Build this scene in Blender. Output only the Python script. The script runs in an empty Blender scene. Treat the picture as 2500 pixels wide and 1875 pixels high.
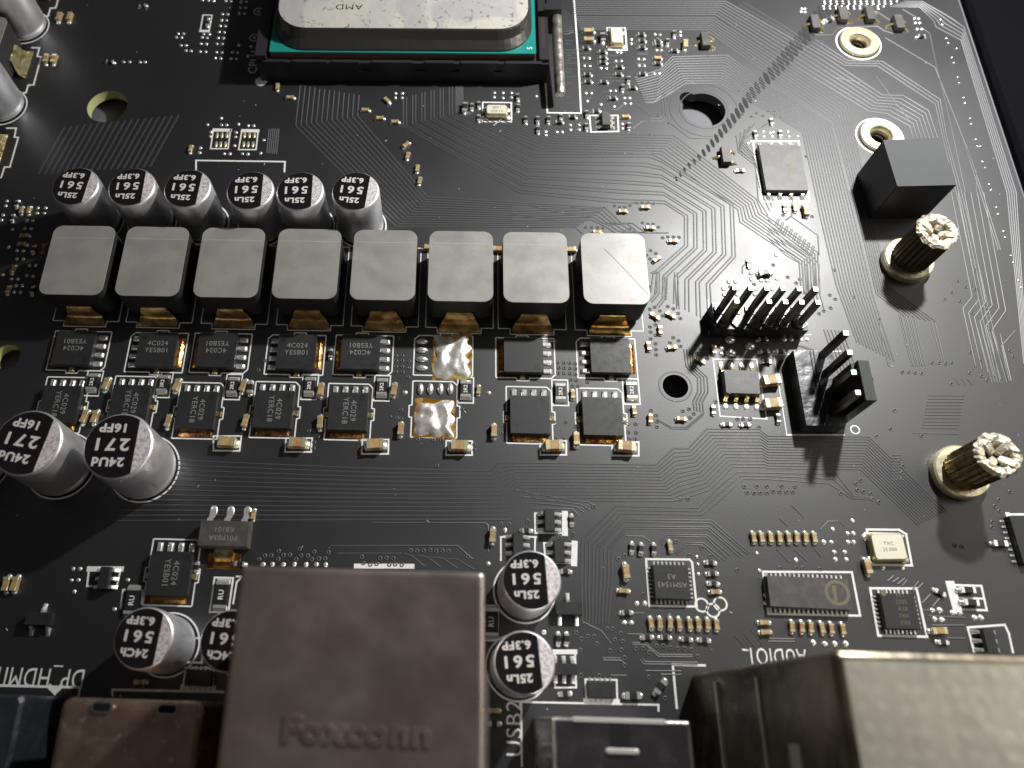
import bpy, bmesh, math, random
from mathutils import Vector, Matrix
from mathutils.geometry import tessellate_polygon
random.seed(7)
PI = math.pi
SC = bpy.context.scene
COL = SC.collection
SC.unit_settings.system = 'METRIC'
SC.unit_settings.scale_length = 0.001          # one unit is one millimetre

# ------------------------------------------------------------------ camera
CAM_C = Vector((-7.904, -39.373, 91.153))
RX = Vector((0.9993685, 0.0300550, -0.0189569))     # image right
RY = Vector((0.0201296, -0.9184673, -0.3949842))    # image down
RZ = Vector((-0.0292825, 0.3943532, -0.9184923))    # forward
FPX, CX, CY = 1896.0, 1043.0, 937.5
cam_d = bpy.data.cameras.new("camera")
cam = bpy.data.objects.new("camera", cam_d)
COL.objects.link(cam)
M = Matrix((RX, -RY, -RZ)).transposed().to_4x4()
M.translation = CAM_C
cam.matrix_world = M
cam_d.sensor_width = 36.0
cam_d.lens = 36.0 * FPX / 2500.0
cam_d.shift_x = (1250.0 - CX) / 2500.0
cam_d.clip_start = 1.0
cam_d.clip_end = 3000.0
cam_d.dof.use_dof = True
cam_d.dof.focus_distance = 101.0
cam_d.dof.aperture_fstop = 0.027
SC.camera = cam

# ------------------------------------------------------------------ light
world = bpy.data.worlds.new("World")
SC.world = world
world.use_nodes = True
bg = world.node_tree.nodes["Background"]
bg.inputs[0].default_value = (0.40, 0.37, 0.37, 1)
bg.inputs[1].default_value = 0.11


def area(name, loc, aim, size, power, col, shape='DISK', sy=None):
    d = bpy.data.lights.new(name, 'AREA')
    d.shape = shape
    d.size = size
    if sy:
        d.size_y = sy
    d.energy = power
    d.color = col
    o = bpy.data.objects.new(name, d)
    COL.objects.link(o)
    o.location = loc
    o.rotation_euler = (Vector(aim) - Vector(loc)).to_track_quat('-Z', 'Y').to_euler()
    return o


ld = bpy.data.lights.new("work_lamp", 'POINT')      # a small bright lamp held close above the right side of the board
ld.shadow_soft_size = 3.2
ld.energy = 8.8e5
ld.color = (1.0, 0.992, 0.975)
lo_ = bpy.data.objects.new("work_lamp", ld)
COL.objects.link(lo_)
lo_.location = (64, 64, 80)
area("added_side_fill", (330, 60, 260), (20, -20, 0), 240, 3.6e5, (1.0, 0.96, 0.86), 'RECTANGLE', 200)  # added area fill, unseen, for the pale reflection on the audio shell

SC.view_settings.view_transform = 'Standard'
SC.view_settings.look = 'None'
SC.view_settings.exposure = 0.0
SC.view_settings.gamma = 1.0
SC.cycles.max_bounces = 8

# ------------------------------------------------------------------ pixel to plane
ORG = {0: 0, 1: 470, 2: 940, 3: 1405}


def P(x, y, z=0.0):
    """point of the photograph (2500 px wide) dropped on the level plane at height z (mm above the board)"""
    d = RX * ((x - CX) / FPX) + RY * ((y - CY) / FPX) + RZ
    t = (z - CAM_C.z) / d.z
    return CAM_C + d * t


def T(k, x, y, z=0.0):
    if k == 'f':
        return P(x * 1.1302, y * 1.1302, z)
    if k == 's':
        return P(x, y, z)
    if k == 'q':
        return P(1250 + x / 1.7696, y / 1.7696, z)
    if k == 'z':
        return P(x / 5.1875, 440 + y / 5.1875, z)
    return P(625 * int(k[1]) + x / 3.53, ORG[int(k[0])] + y / 3.53, z)


def path(s, z=0.0):
    out = []
    k = '00'
    for w in s.split():
        if ':' in w:
            k, w = w.split(':')
        a, b = w.split(',')
        out.append(T(k, float(a), float(b), z))
    return out


# ------------------------------------------------------------------ materials
MATS = {}


def mat(name, col, rough=0.5, metal=0.0, spec=0.5, bump=None, var=None, speck=None, coat=0.0, rvar=None, aniso=0.0):
    """procedural material: bump=(scale, strength, distance), var=(scale, colour2, amount), speck=(scale, threshold, colour)"""
    m = bpy.data.materials.new(name)
    m.use_nodes = True
    nt = m.node_tree
    b = nt.nodes["Principled BSDF"]
    b.inputs['Base Color'].default_value = (*col, 1)
    b.inputs['Roughness'].default_value = rough
    b.inputs['Metallic'].default_value = metal
    b.inputs['Specular IOR Level'].default_value = spec
    b.inputs['Coat Weight'].default_value = coat
    tc0 = nt.nodes.new('ShaderNodeTexCoord')
    oi = nt.nodes.new('ShaderNodeObjectInfo')
    vs_ = nt.nodes.new('ShaderNodeVectorMath')
    vs_.operation = 'MULTIPLY_ADD'
    nt.links.new(oi.outputs['Random'], vs_.inputs[0])
    vs_.inputs[1].default_value = (61, 37, 19)
    nt.links.new(tc0.outputs['Object'], vs_.inputs[2])
    src = None

    def noise(scale, detail=4.0, dist=0.0):
        n = nt.nodes.new('ShaderNodeTexNoise')
        n.inputs['Scale'].default_value = scale
        n.inputs['Detail'].default_value = detail
        n.inputs['Distortion'].default_value = dist
        nt.links.new(vs_.outputs[0], n.inputs['Vector'])
        return n

    def mix(fac, a, bcol):
        x = nt.nodes.new('ShaderNodeMix')
        x.data_type = 'RGBA'
        nt.links.new(fac, x.inputs[0])
        if isinstance(a, tuple):
            x.inputs[6].default_value = (*a, 1)
        else:
            nt.links.new(a, x.inputs[6])
        x.inputs[7].default_value = (*bcol, 1)
        return x.outputs[2]

    def ramp(inp, lo, hi):
        r = nt.nodes.new('ShaderNodeMapRange')
        r.inputs[1].default_value = lo
        r.inputs[2].default_value = hi
        nt.links.new(inp, r.inputs[0])
        return r.outputs[0]
    if var:
        n = noise(var[0], 5, 0.6)
        src = mix(ramp(n.outputs[0], var[2][0], var[2][1]), col, var[1])
    if speck:
        n = noise(speck[0], 2)
        src = mix(ramp(n.outputs[0], speck[1], speck[1] + 0.03), src or col, speck[2])
    if src:
        nt.links.new(src, b.inputs['Base Color'])
    if rvar:
        n = noise(rvar[0], 4)
        r = nt.nodes.new('ShaderNodeMapRange')
        r.inputs[1].default_value = 0.35
        r.inputs[2].default_value = 0.65
        r.inputs[3].default_value = rvar[1]
        r.inputs[4].default_value = rvar[2]
        nt.links.new(n.outputs[0], r.inputs[0])
        nt.links.new(r.outputs[0], b.inputs['Roughness'])
    if bump:
        n = noise(bump[0], 4)
        bn = nt.nodes.new('ShaderNodeBump')
        bn.inputs['Strength'].default_value = bump[1]
        bn.inputs['Distance'].default_value = bump[2]
        nt.links.new(n.outputs[0], bn.inputs['Height'])
        nt.links.new(bn.outputs[0], b.inputs['Normal'])
    MATS[name] = m
    return m


mask = mat('solder_mask', (0.0085, 0.0088, 0.0108), 0.49, spec=1.0, bump=(5.0, 0.4, 0.025),
           speck=(5.5, 0.80, (0.35, 0.34, 0.32)), rvar=(0.09, 0.47, 0.52))
MATS['mask'] = mask
mat('trace', (0.048, 0.048, 0.051), 0.50, spec=1.0)
mat('ink', (0.80, 0.80, 0.78), 0.6, var=(3.0, (0.55, 0.55, 0.54), (0.55, 0.75)))
mat('fibre', (0.42, 0.43, 0.20), 0.6)
mat('tin', (0.88, 0.88, 0.85), 0.30, 0.75, bump=(3.0, 0.5, 0.08))
mat('solder', (0.90, 0.87, 0.80), 0.34, 0.7, bump=(2.4, 0.5, 0.10), rvar=(0.9, 0.25, 0.45))
mat('flux', (0.50, 0.20, 0.02), 0.12, 0.6, bump=(2.0, 0.7, 0.15), var=(0.8, (0.85, 0.62, 0.20), (0.42, 0.6)))
mat('lead_flux', (0.50, 0.34, 0.13), 0.25, 0.75, bump=(0.8, 0.25, 0.08), var=(0.7, (0.20, 0.10, 0.03), (0.40, 0.65)))
mat('lead_bright', (0.80, 0.72, 0.40), 0.25, 0.9, bump=(1.5, 0.7, 0.15), var=(0.6, (0.45, 0.28, 0.08), (0.50, 0.65)))
mat('dark_oval', (0.03, 0.03, 0.032), 0.8, spec=0.15)
mat('shading_edge', (0.42, 0.41, 0.39), 0.5)
mat('dark_line', (0.10, 0.095, 0.085), 0.6)
mat('via_dark', (0.004, 0.004, 0.005), 0.6)
mat('tan', (0.46, 0.30, 0.13), 0.5, var=(0.9, (0.32, 0.20, 0.10), (0.4, 0.6)))
mat('tan_dark', (0.30, 0.21, 0.11), 0.5)
mat('term', (0.66, 0.59, 0.38), 0.34, 0.6, bump=(4.0, 0.3, 0.05))
mat('term_silver', (0.85, 0.85, 0.83), 0.28, 0.75, bump=(4.0, 0.4, 0.05))
mat('res_black', (0.016, 0.016, 0.018), 0.45)
mat('res_white', (0.55, 0.55, 0.52), 0.5)
mat('epoxy', (0.020, 0.020, 0.021), 0.52, spec=0.5, bump=(6.0, 0.35, 0.03), rvar=(1.2, 0.46, 0.58))
mat('epoxy_grey', (0.060, 0.060, 0.058), 0.50, spec=0.5, bump=(5.0, 0.30, 0.03), var=(0.6, (0.085, 0.083, 0.072), (0.45, 0.62)))
mat('laser', (0.22, 0.22, 0.21), 0.7)
mat('laser_gold', (0.16, 0.14, 0.09), 0.7)
mat('alu', (0.88, 0.88, 0.90), 0.40, 0.85, rvar=(0.7, 0.36, 0.46))
mat('alu_top', (0.92, 0.88, 0.89), 0.5, 0.35, bump=(9.0, 0.5, 0.04), var=(3.0, (0.55, 0.50, 0.52), (0.45, 0.62)))
mat('cap_print', (0.011, 0.009, 0.010), 0.28, spec=0.4)
mat('cap_text', (0.66, 0.63, 0.61), 0.55)
mat('rubber', (0.012, 0.012, 0.012), 0.7)
mat('ferrite', (0.018, 0.018, 0.019), 0.55, bump=(1.3, 0.4, 0.06))
mat('ferrite_top', (0.34, 0.33, 0.31), 0.44, 0.25, var=(0.22, (0.285, 0.278, 0.262), (0.40, 0.62)), bump=(7.0, 0.3, 0.03), speck=(5.0, 0.64, (0.265, 0.258, 0.245)), rvar=(0.5, 0.38, 0.52))
mat('block', (0.016, 0.016, 0.018), 0.42, spec=0.5)
mat('block_top', (0.060, 0.064, 0.064), 0.7, spec=0.2)
mat('plastic', (0.012, 0.013, 0.016), 0.38, spec=0.5)
mat('glossy_plastic', (0.018, 0.022, 0.028), 0.40, spec=0.8, bump=(0.5, 0.6, 0.35), rvar=(0.5, 0.32, 0.5))
mat('pin', (0.16, 0.145, 0.12), 0.30, 0.9)
mat('pin_end', (0.9, 0.88, 0.82), 0.4, 0.6)
mat('brass', (0.76, 0.71, 0.46), 0.38, 0.7, bump=(1.2, 0.5, 0.12), var=(1.1, (0.66, 0.61, 0.44), (0.4, 0.6)))
mat('brass_worn', (0.76, 0.71, 0.56), 0.40, 0.5, bump=(1.4, 0.9, 0.35), var=(1.2, (0.30, 0.22, 0.16), (0.52, 0.66)))
mat('brass_dark', (0.10, 0.075, 0.045), 0.38, 0.8, bump=(1.6, 0.4, 0.1))
mat('hole_dark', (0.03, 0.02, 0.022), 0.5)
mat('substrate', (0.012, 0.20, 0.17), 0.35, spec=0.5)
mat('substrate_edge', (0.13, 0.055, 0.035), 0.6)
mat('socket', (0.022, 0.022, 0.025), 0.42, spec=0.4)
mat('socket_side', (0.018, 0.018, 0.022), 0.5)
mat('steel', (0.62, 0.59, 0.54), 0.34, 0.9, bump=(1.2, 0.5, 0.15), rvar=(0.8, 0.25, 0.42), var=(0.9, (0.42, 0.38, 0.32), (0.5, 0.65)))
mat('crystal_lid', (0.72, 0.66, 0.42), 0.32, 0.8, bump=(4.0, 0.2, 0.04))
mat('crystal_top', (0.72, 0.68, 0.55), 0.45, 0.35)
mat('shell_brown', (0.62, 0.46, 0.34), 0.32, 0.92, bump=(0.5, 0.5, 0.2), rvar=(0.5, 0.22, 0.42), var=(0.35, (0.48, 0.34, 0.25), (0.42, 0.62)), speck=(1.3, 0.66, (0.75, 0.68, 0.60)))
mat('shell_lan', (0.74, 0.67, 0.64), 0.3, 0.95, bump=(0.12, 0.35, 0.25), rvar=(0.2, 0.26, 0.38), var=(0.035, (0.60, 0.47, 0.40), (0.40, 0.62)))
mat('shell_smoke', (0.12, 0.105, 0.08), 0.3, 0.9, bump=(0.4, 0.4, 0.2), rvar=(0.4, 0.22, 0.4), var=(0.12, (0.26, 0.22, 0.15), (0.4, 0.6)))
mat('shell_plum', (0.32, 0.29, 0.31), 0.2, 0.95, bump=(0.6, 0.4, 0.15), rvar=(0.4, 0.15, 0.3), speck=(1.1, 0.70, (0.5, 0.48, 0.48)))
mat('hdr_top', (0.04, 0.04, 0.043), 0.36, spec=1.0, bump=(1.5, 0.6, 0.15))
mat('steel_side', (0.10, 0.095, 0.085), 0.35, 0.8, bump=(0.5, 0.5, 0.2))
mat('shell_silver', (0.62, 0.60, 0.58), 0.28, 0.95, bump=(0.5, 0.35, 0.15), rvar=(0.5, 0.22, 0.36))
mat('shell_pale', (0.74, 0.70, 0.58), 0.40, 0.75, bump=(0.35, 0.4, 0.2), var=(0.16, (0.62, 0.57, 0.50), (0.4, 0.62)))
mat('case_black', (0.003, 0.003, 0.004), 0.9, spec=0.05, var=(0.03, (0.010, 0.009, 0.008), (0.5, 0.6)))
mat('table', (0.14, 0.14, 0.155), 0.6, var=(0.05, (0.11, 0.11, 0.12), (0.4, 0.6)))
mat('silver_dot', (0.62, 0.60, 0.60), 0.35, 0.8)
mat('copper', (0.42, 0.20, 0.07), 0.3, 0.8)
mat('thermal_tab', (0.62, 0.33, 0.10), 0.24, 0.9, bump=(1.6, 0.7, 0.12), var=(1.0, (0.22, 0.08, 0.03), (0.45, 0.6)))
mat('wire_sleeve', (0.02, 0.02, 0.02), 0.5)


def paste():
    m = mat('heat_spreader_top', (0.60, 0.57, 0.50), 0.42, 0.35, bump=(0.55, 0.7, 0.15))
    nt = m.node_tree
    b = nt.nodes["Principled BSDF"]
    tc = nt.nodes.new('ShaderNodeTexCoord')

    def nz(s, d, ds):
        n = nt.nodes.new('ShaderNodeTexNoise')
        n.inputs['Scale'].default_value = s
        n.inputs['Detail'].default_value = d
        n.inputs['Distortion'].default_value = ds
        nt.links.new(tc.outputs['Object'], n.inputs['Vector'])
        return n

    def rng(o, a, c):
        r = nt.nodes.new('ShaderNodeMapRange')
        r.inputs[1].default_value = a
        r.inputs[2].default_value = c
        nt.links.new(o, r.inputs[0])
        return r.outputs[0]

    def mx(f, a, c):
        x = nt.nodes.new('ShaderNodeMix')
        x.data_type = 'RGBA'
        nt.links.new(f, x.inputs[0])
        for s, v in ((6, a), (7, c)):
            if isinstance(v, tuple):
                x.inputs[s].default_value = (*v, 1)
            else:
                nt.links.new(v, x.inputs[s])
        return x.outputs[2]
    c = mx(rng(nz(0.07, 3, 0.5).outputs[0], 0.45, 0.55), (0.58, 0.565, 0.535), (0.63, 0.61, 0.54))
    c = mx(rng(nz(0.10, 6, 1.2).outputs[0], 0.50, 0.56), c, (0.50, 0.49, 0.49))
    c = mx(rng(nz(0.45, 8, 2.5).outputs[0], 0.60, 0.66), c, (0.26, 0.24, 0.20))
    nt.links.new(c, b.inputs['Base Color'])


paste()


def dotted(name, col, col2):
    m = mat(name, col, 0.40, 0.75, bump=(0.35, 0.4, 0.2))
    nt = m.node_tree
    b = nt.nodes["Principled BSDF"]
    tc = nt.nodes.new('ShaderNodeTexCoord')
    v = nt.nodes.new('ShaderNodeTexVoronoi')
    v.inputs['Scale'].default_value = 0.75
    v.inputs['Randomness'].default_value = 0.25
    r = nt.nodes.new('ShaderNodeMapRange')
    r.inputs[1].default_value = 0.16
    r.inputs[2].default_value = 0.36
    x = nt.nodes.new('ShaderNodeMix')
    x.data_type = 'RGBA'
    x.inputs[6].default_value = (*col2, 1)
    x.inputs[7].default_value = (*col, 1)
    nt.links.new(tc.outputs['Object'], v.inputs['Vector'])
    nt.links.new(v.outputs['Distance'], r.inputs[0])
    nt.links.new(r.outputs[0], x.inputs[0])
    nt.links.new(x.outputs[2], b.inputs['Base Color'])


dotted('shell_dotted', (0.62, 0.59, 0.50), (0.70, 0.67, 0.56))


# ------------------------------------------------------------------ mesh builder
class MB:
    def __init__(self):
        self.v, self.f, self.mi, self.mats, self.sm = [], [], [], [], []

    def m(self, name):
        if name not in self.mats:
            self.mats.append(name)
        return self.mats.index(name)

    def add(self, vs, fs, name, smooth=False):
        o = len(self.v)
        i = self.m(name)
        self.v += [tuple(p) for p in vs]
        for f in fs:
            self.f.append([o + q for q in f])
            self.mi.append(i)
            self.sm.append(smooth)

    def box(self, x0, x1, y0, y1, z0, z1, name, top=None):
        vs = [(x0, y0, z0), (x1, y0, z0), (x1, y1, z0), (x0, y1, z0), (x0, y0, z1), (x1, y0, z1), (x1, y1, z1), (x0, y1, z1)]
        self.add(vs, [(3, 2, 1, 0), (0, 1, 5, 4), (1, 2, 6, 5), (2, 3, 7, 6), (3, 0, 4, 7)], name)
        self.add(vs[4:], [(0, 1, 2, 3)], top or name)

    def loft(self, rings, name, top=None, smooth=False, bottom=True, cap=True, close=True):
        n = len(rings[0])
        vs = [p for r in rings for p in r]
        fs = []
        for k in range(len(rings) - 1):
            for i in range(n if close else n - 1):
                j = (i + 1) % n
                fs.append((k * n + i, k * n + j, (k + 1) * n + j, (k + 1) * n + i))
        self.add(vs, fs, name, smooth)
        if cap:
            self.add(rings[-1], [tuple(range(n))], top or name)
        if bottom:
            self.add(rings[0], [tuple(reversed(range(n)))], name)

    def obj(self, name, parent=None, loc=None, rot=0.0):
        me = bpy.data.meshes.new(name)
        me.from_pydata(self.v, [], self.f)
        for k in self.mats:
            me.materials.append(MATS[k])
        me.polygons.foreach_set('material_index', self.mi)
        me.polygons.foreach_set('use_smooth', self.sm)
        me.update()
        return link(name, me, parent, loc, rot)


def link(name, me, parent=None, loc=None, rot=0.0):
    o = bpy.data.objects.new(name, me)
    COL.objects.link(o)
    if parent:
        o.parent = parent
    if loc is not None:
        o.location = loc
    if rot:
        o.rotation_euler = (0, 0, rot)
    return o


def empty(name, loc, rot=0.0):
    o = bpy.data.objects.new(name, None)
    o.empty_display_size = 0.5
    COL.objects.link(o)
    o.location = (loc[0], loc[1], loc[2] if len(loc) > 2 else 0)
    o.rotation_euler = (0, 0, rot)
    return o


def tag(o, label=None, cat=None, group=None, kind=None):
    if label:
        o['label'] = label
    if cat:
        o['category'] = cat
    if group:
        o['group'] = group
    if kind:
        o['kind'] = kind
    return o


def copy_tree(o, loc, rot, parent=None):
    c = o.copy()
    COL.objects.link(c)
    c.parent = parent
    if parent is None:
        c.location = (loc[0], loc[1], 0)
        c.rotation_euler = (0, 0, rot)
    for ch in o.children:
        copy_tree(ch, None, None, c)
    return c


def rrect(w, l, r, z, n=4, cx=0, cy=0):
    pts = []
    r = max(r, 1e-3)
    for (sx, sy, a0) in ((1, -1, -PI / 2), (1, 1, 0), (-1, 1, PI / 2), (-1, -1, PI)):
        for k in range(n + 1):
            a = a0 + PI / 2 * k / n
            pts.append((cx + sx * (w / 2 - r) + r * math.cos(a), cy + sy * (l / 2 - r) + r * math.sin(a), z))
    return pts


def circ(r, z, n=32, cx=0, cy=0, ph=0.0):
    return [(cx + r * math.cos(ph + 2 * PI * k / n), cy + r * math.sin(ph + 2 * PI * k / n), z) for k in range(n)]


_text = {}


def text_mesh(s, size, m, bold=0.0, ex=0.0, sx=1.0):
    key = (s, size, m, bold, ex, sx)
    if key not in _text:
        c = bpy.data.curves.new('lettering', 'FONT')
        c.body = s
        c.size = size
        c.align_x = 'CENTER'
        c.align_y = 'CENTER'
        c.offset = bold
        c.extrude = ex
        c.resolution_u = 3
        c.space_character = 1.3 if s in ('561', '271') else 1.08
        o = bpy.data.objects.new('lettering', c)
        COL.objects.link(o)
        dg = bpy.context.evaluated_depsgraph_get()
        dg.update()
        me = bpy.data.meshes.new_from_object(o.evaluated_get(dg))
        me.transform(Matrix.Diagonal((sx, 1, 1, 1)))
        bpy.data.objects.remove(o)
        me.materials.clear()
        me.materials.append(MATS[m])
        _text[key] = me
    return _text[key]


def text(s, size, m, parent, x, y, z, rot=0.0, bold=0.0, ex=0.0, sx=1.0, name='lettering'):
    return link(name, text_mesh(s, size, m, bold, ex, sx), parent, (x, y, z), rot)


ORDW = ['first', 'second', 'third', 'fourth', 'fifth', 'sixth', 'seventh', 'eighth', 'ninth', 'tenth', 'eleventh', 'twelfth',
        'thirteenth', 'fourteenth', 'fifteenth', 'sixteenth', 'seventeenth', 'eighteenth', 'nineteenth', 'twentieth']

# ------------------------------------------------------------------ setting: table, case, board
mb = MB()
mb.box(-260, 260, -230, 260, -15, -11.0, 'table')
mb.v = [(a, b, c + 8.2) for a, b, c in mb.v]
tag(mb.obj('table_surface'), 'pale grey table top under the circuit board, seen through its holes', 'table', kind='structure')
mb = MB()
mb.loft([rrect(60, 200, 3, -2.75, 4, 104.5, 10), rrect(60, 200, 3, -1.8, 4, 104.5, 10), rrect(59, 199, 3, -1.2, 4, 104.5, 10)], 'case_black')
mb.box(92, 96, -80, 105, -1.19, 2.2, 'case_black')
tag(mb.obj('black_tray'), 'black plastic tray edge beside the right edge of the circuit board', 'tray')

BX0, BX1, BY0, BY1 = -100.0, 71.85, -58.0, 100.0
HOLES = []
h1 = P(261.8, 260)
h2 = T('02', 1655, 945)
h3 = T('10', 60, 1415)
h4 = P(1649, 943)
HOLES.append(circ(3.05, 0, 40, h1.x, h1.y))
key = []
cn = T('02', 1515, 848)
for k in range(48):
    a = 2 * PI * k / 48
    R = 3.15
    d = Vector((math.cos(a), math.sin(a), 0))
    p = h2 + d * R
    q = None
    w = cn - h2
    w.z = 0
    bq = w.dot(d)
    disc = bq * bq - (w.dot(w) - 1.25 ** 2)
    if disc > 0:
        q = bq + math.sqrt(disc)
    if q and q > R:
        p = h2 + d * q
    key.append((p.x, p.y, 0))
HOLES.append(key)
HOLES.append(circ(1.75, 0, 32, h3.x, h3.y))
HOLES.append(circ(1.62, 0, 32, h4.x, h4.y))
INS = [T('03', 780, 372), T('03', 962, 1178)]
for q in INS:
    HOLES.append(circ(1.45, 0, 28, q.x, q.y))
outer = [(BX0, BY0, 0), (BX1, BY0, 0), (BX1, BY1, 0), (BX0, BY1, 0)]
loops = [[Vector(p) for p in outer]] + [[Vector(p) for p in reversed(h)] for h in HOLES]
tris = tessellate_polygon(loops)
flat = [p for l in loops for p in l]
mb = MB()
up = []
for t in tris:
    a, b, c = (flat[i] for i in t)
    if (b - a).cross(c - a).z < 0:
        t = (t[0], t[2], t[1])
    up.append(tuple(t))
mb.add(flat, up, 'mask')
mb.add([(p.x, p.y, -1.6) for p in flat], [tuple(reversed(t)) for t in up], 'mask')
for l in loops:
    n = len(l)
    vs = [tuple(p) for p in l] + [(p.x, p.y, -1.6) for p in l]
    mb.add(vs, [(i, i + n, (i + 1) % n + n, (i + 1) % n) for i in range(n)], ('mask' if (l is loops[0]) else 'hole_dark' if (l is loops[2] or l is loops[4]) else 'fibre'), True)
board = mb.obj('circuit_board')
tag(board, 'black printed circuit board crowded with components, its mask glaring grey on the right', 'circuit board', kind='structure')

# ------------------------------------------------------------------ traces
tr = MB()


def strip(m_, pts, w, h, name, ridge=True, z0=0.0):
    pts = [Vector((p[0], p[1], 0)) for p in pts]
    q = [pts[0]]
    for p in pts[1:]:
        if (p - q[-1]).length > 0.02:
            q.append(p)
    pts = q
    if len(pts) < 2:
        return
    if ridge:
        prof = [(-w * .56, 0), (-w * .36, h * .62), (-w * .1, h), (w * .1, h), (w * .36, h * .62), (w * .56, 0)]
    else:
        prof = [(-w * .5, z0), (w * .5, z0)]
    rows = []
    for i, p in enumerate(pts):
        if i == 0:
            t = (pts[1] - p).normalized()
            s = 1
            nrm = Vector((-t.y, t.x, 0))
        elif i == len(pts) - 1:
            t = (p - pts[i - 1]).normalized()
            s = 1
            nrm = Vector((-t.y, t.x, 0))
        else:
            t1 = (p - pts[i - 1]).normalized()
            t2 = (pts[i + 1] - p).normalized()
            n1 = Vector((-t1.y, t1.x, 0))
            n2 = Vector((-t2.y, t2.x, 0))
            nrm = (n1 + n2)
            if nrm.length < 0.2:
                nrm = n1
            nrm.normalize()
            s = 1 / max(0.5, nrm.dot(n1))
        rows.append([(p.x + nrm.x * a * s, p.y + nrm.y * a * s, b) for a, b in prof])
    k = len(prof)
    vs = [v for r in rows for v in r]
    fs = []
    for i in range(len(rows) - 1):
        for j in range(k - 1):
            fs.append((i * k + j + 1, i * k + j, (i + 1) * k + j, (i + 1) * k + j + 1))
    m_.add(vs, fs, name, ridge)


def bundle(n, a, b, w=0.17, h=0.06, pair=False, skip=()):
    A, B = path(a), path(b)
    assert len(A) == len(B), (a, b)
    for i in range(n):
        if i in skip:
            continue
        f = i / max(1, n - 1)
        if pair:
            f = (i // 2 + (0.34 if i % 2 else 0.0)) / max(1, (n - 1) // 2 + 0.34)
        pts = [p.lerp(q, f) for p, q in zip(A, B)]
        strip(tr, pts, w, h, 'trace')


def trace(s, w=0.17, h=0.06):
    strip(tr, path(s), w, h, 'trace')


# upper bus that leaves the socket, crosses above the inductors and drops on the right
bundle(13, "01:380,735 340,1085 11:1210,292 12:555,300", "01:885,820 872,1000 11:1480,40 12:800,130", w=.2)
bundle(12, "01:1268,840 1268,1088 02:60,1659 q:440,875 660,880 745,935 745,1060 610,1180 600,1260",
       "01:1690,740 1690,985 02:180,1330 q:600,665 640,685 955,880 965,1110 855,1230 865,1400", w=.17, pair=True)
bundle(8, "01:1720,740 1720,975 q:110,650 640,665 975,905 985,960 1240,1130 1250,1270",
       "01:1780,740 1780,950 q:230,575 700,585 1055,860 1080,920 1320,1090 1330,1270", w=.17)
bundle(6, "12:0,130 800,130 940,262 1040,265 1150,348 1350,348", "12:0,235 680,235 740,262 800,290 860,330 890,345", w=.2)
bundle(2, "12:1190,690 1250,700 1250,860 1190,930", "12:1215,680 1270,690 1270,870 1205,945", w=.15)
bundle(2, "12:1300,730 1300,910 1240,985", "12:1320,730 1320,920 1265,990", w=.15)
bundle(2, "12:1400,690 1420,1000", "12:1425,690 1440,1005", w=.15)
bundle(4, "12:1480,1350 1500,1500 1600,1600 22:1600,60 22:1560,140 22:1570,220", "12:1560,1350 1560,1480 1680,1590 22:1690,60 22:1640,150 22:1650,240", w=.17)
trace("12:0,298 550,302 605,355")
trace("22:1250,290 1370,360 1500,365 1650,240")
trace("22:1265,310 1372,376 1505,380 1650,255")
# top bus into the slot field
bundle(7, "q:260,5 925,5 1350,245 1600,410 1690,412 1800,478 1840,598", "q:270,60 880,62 1230,290 1540,480 1620,490 1720,545 1735,600", w=.19)
bundle(7, "q:275,72 870,75 1150,255 1450,450 1560,950 1625,1235 1830,1390", "q:290,125 840,128 1120,330 1392,520 1500,950 1575,1270 1700,1370", w=.19)
bundle(12, "q:530,335 640,300 690,245 930,238 1110,370 1375,530 1480,950 1560,1280 1650,1560",
       "q:575,440 620,440 750,360 895,360 1010,425 1255,570 1335,950 1400,1230 1490,1480", w=.18)
bundle(3, "q:1310,170 1450,262 1600,265 1850,430 1880,600 1960,900 q:2110,1560", "q:1290,195 1440,283 1580,285 1830,450 1862,600 1935,900 2060,1500", w=.17)
bundle(3, "q:1000,10 1170,110 1260,170", "q:960,30 1150,135 1250,195", w=.15)
bundle(6, "13:1580,0 1760,900 1680,1000 1790,1500", "13:1860,0 2050,1020 1930,1190 2060,1640", w=.19)
bundle(5, "03:1050,55 1310,60 1430,180 1450,232 1665,345 2060,1659 13:2206,1480", "03:1170,10 1330,12 1520,120 1600,170 1690,235 2140,1659 13:2230,1380", w=.2)
trace("03:1860,1235 1780,1240 1705,1290 1830,1659 13:1985,500")
trace("03:1880,1250 1790,1255 1725,1300 1850,1659 13:2005,500")
trace("03:1795,1659 1795,1460 1840,1420 1880,1415")
trace("03:1010,325 1440,580 1720,1290")
trace("03:1340,250 1395,290 1450,560 1560,1010 1700,1659")
trace("03:930,655 1225,1050")
trace("03:1160,80 1280,150")
trace("03:930,95 1060,180 1090,190")
trace("03:400,300 550,300 600,240 940,225 1000,265 1080,290")
trace("03:560,665 780,710 800,715")
# right field
bundle(7, "13:1130,1050 1240,1500", "13:1270,1060 1370,1490", pair=True, w=.18)
bundle(2, "13:1410,1120 1500,1460", "13:1440,1120 1520,1460")
bundle(6, "13:480,1180 640,1659 ", "13:640,1190 800,1640", w=.15)
bundle(11, "23:1385,92 1690,92", "23:1325,372 1640,374", w=.16)
trace("23:1250,416 1640,420")
bundle(9, "23:1070,605 1150,606", "23:1060,815 1150,812", w=.14)
bundle(4, "13:1800,1150 1930,1640", "13:1900,1150 2000,1640", w=.18)
trace("13:2130,1190 2015,1320 2080,1630")
trace("13:1950,1215 2070,1620 2100,1625 2000,1215")
trace("13:950,1100 1040,1500")
bundle(3, "13:1610,1600 1650,1659", "13:1720,1610 1760,1659")
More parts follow.
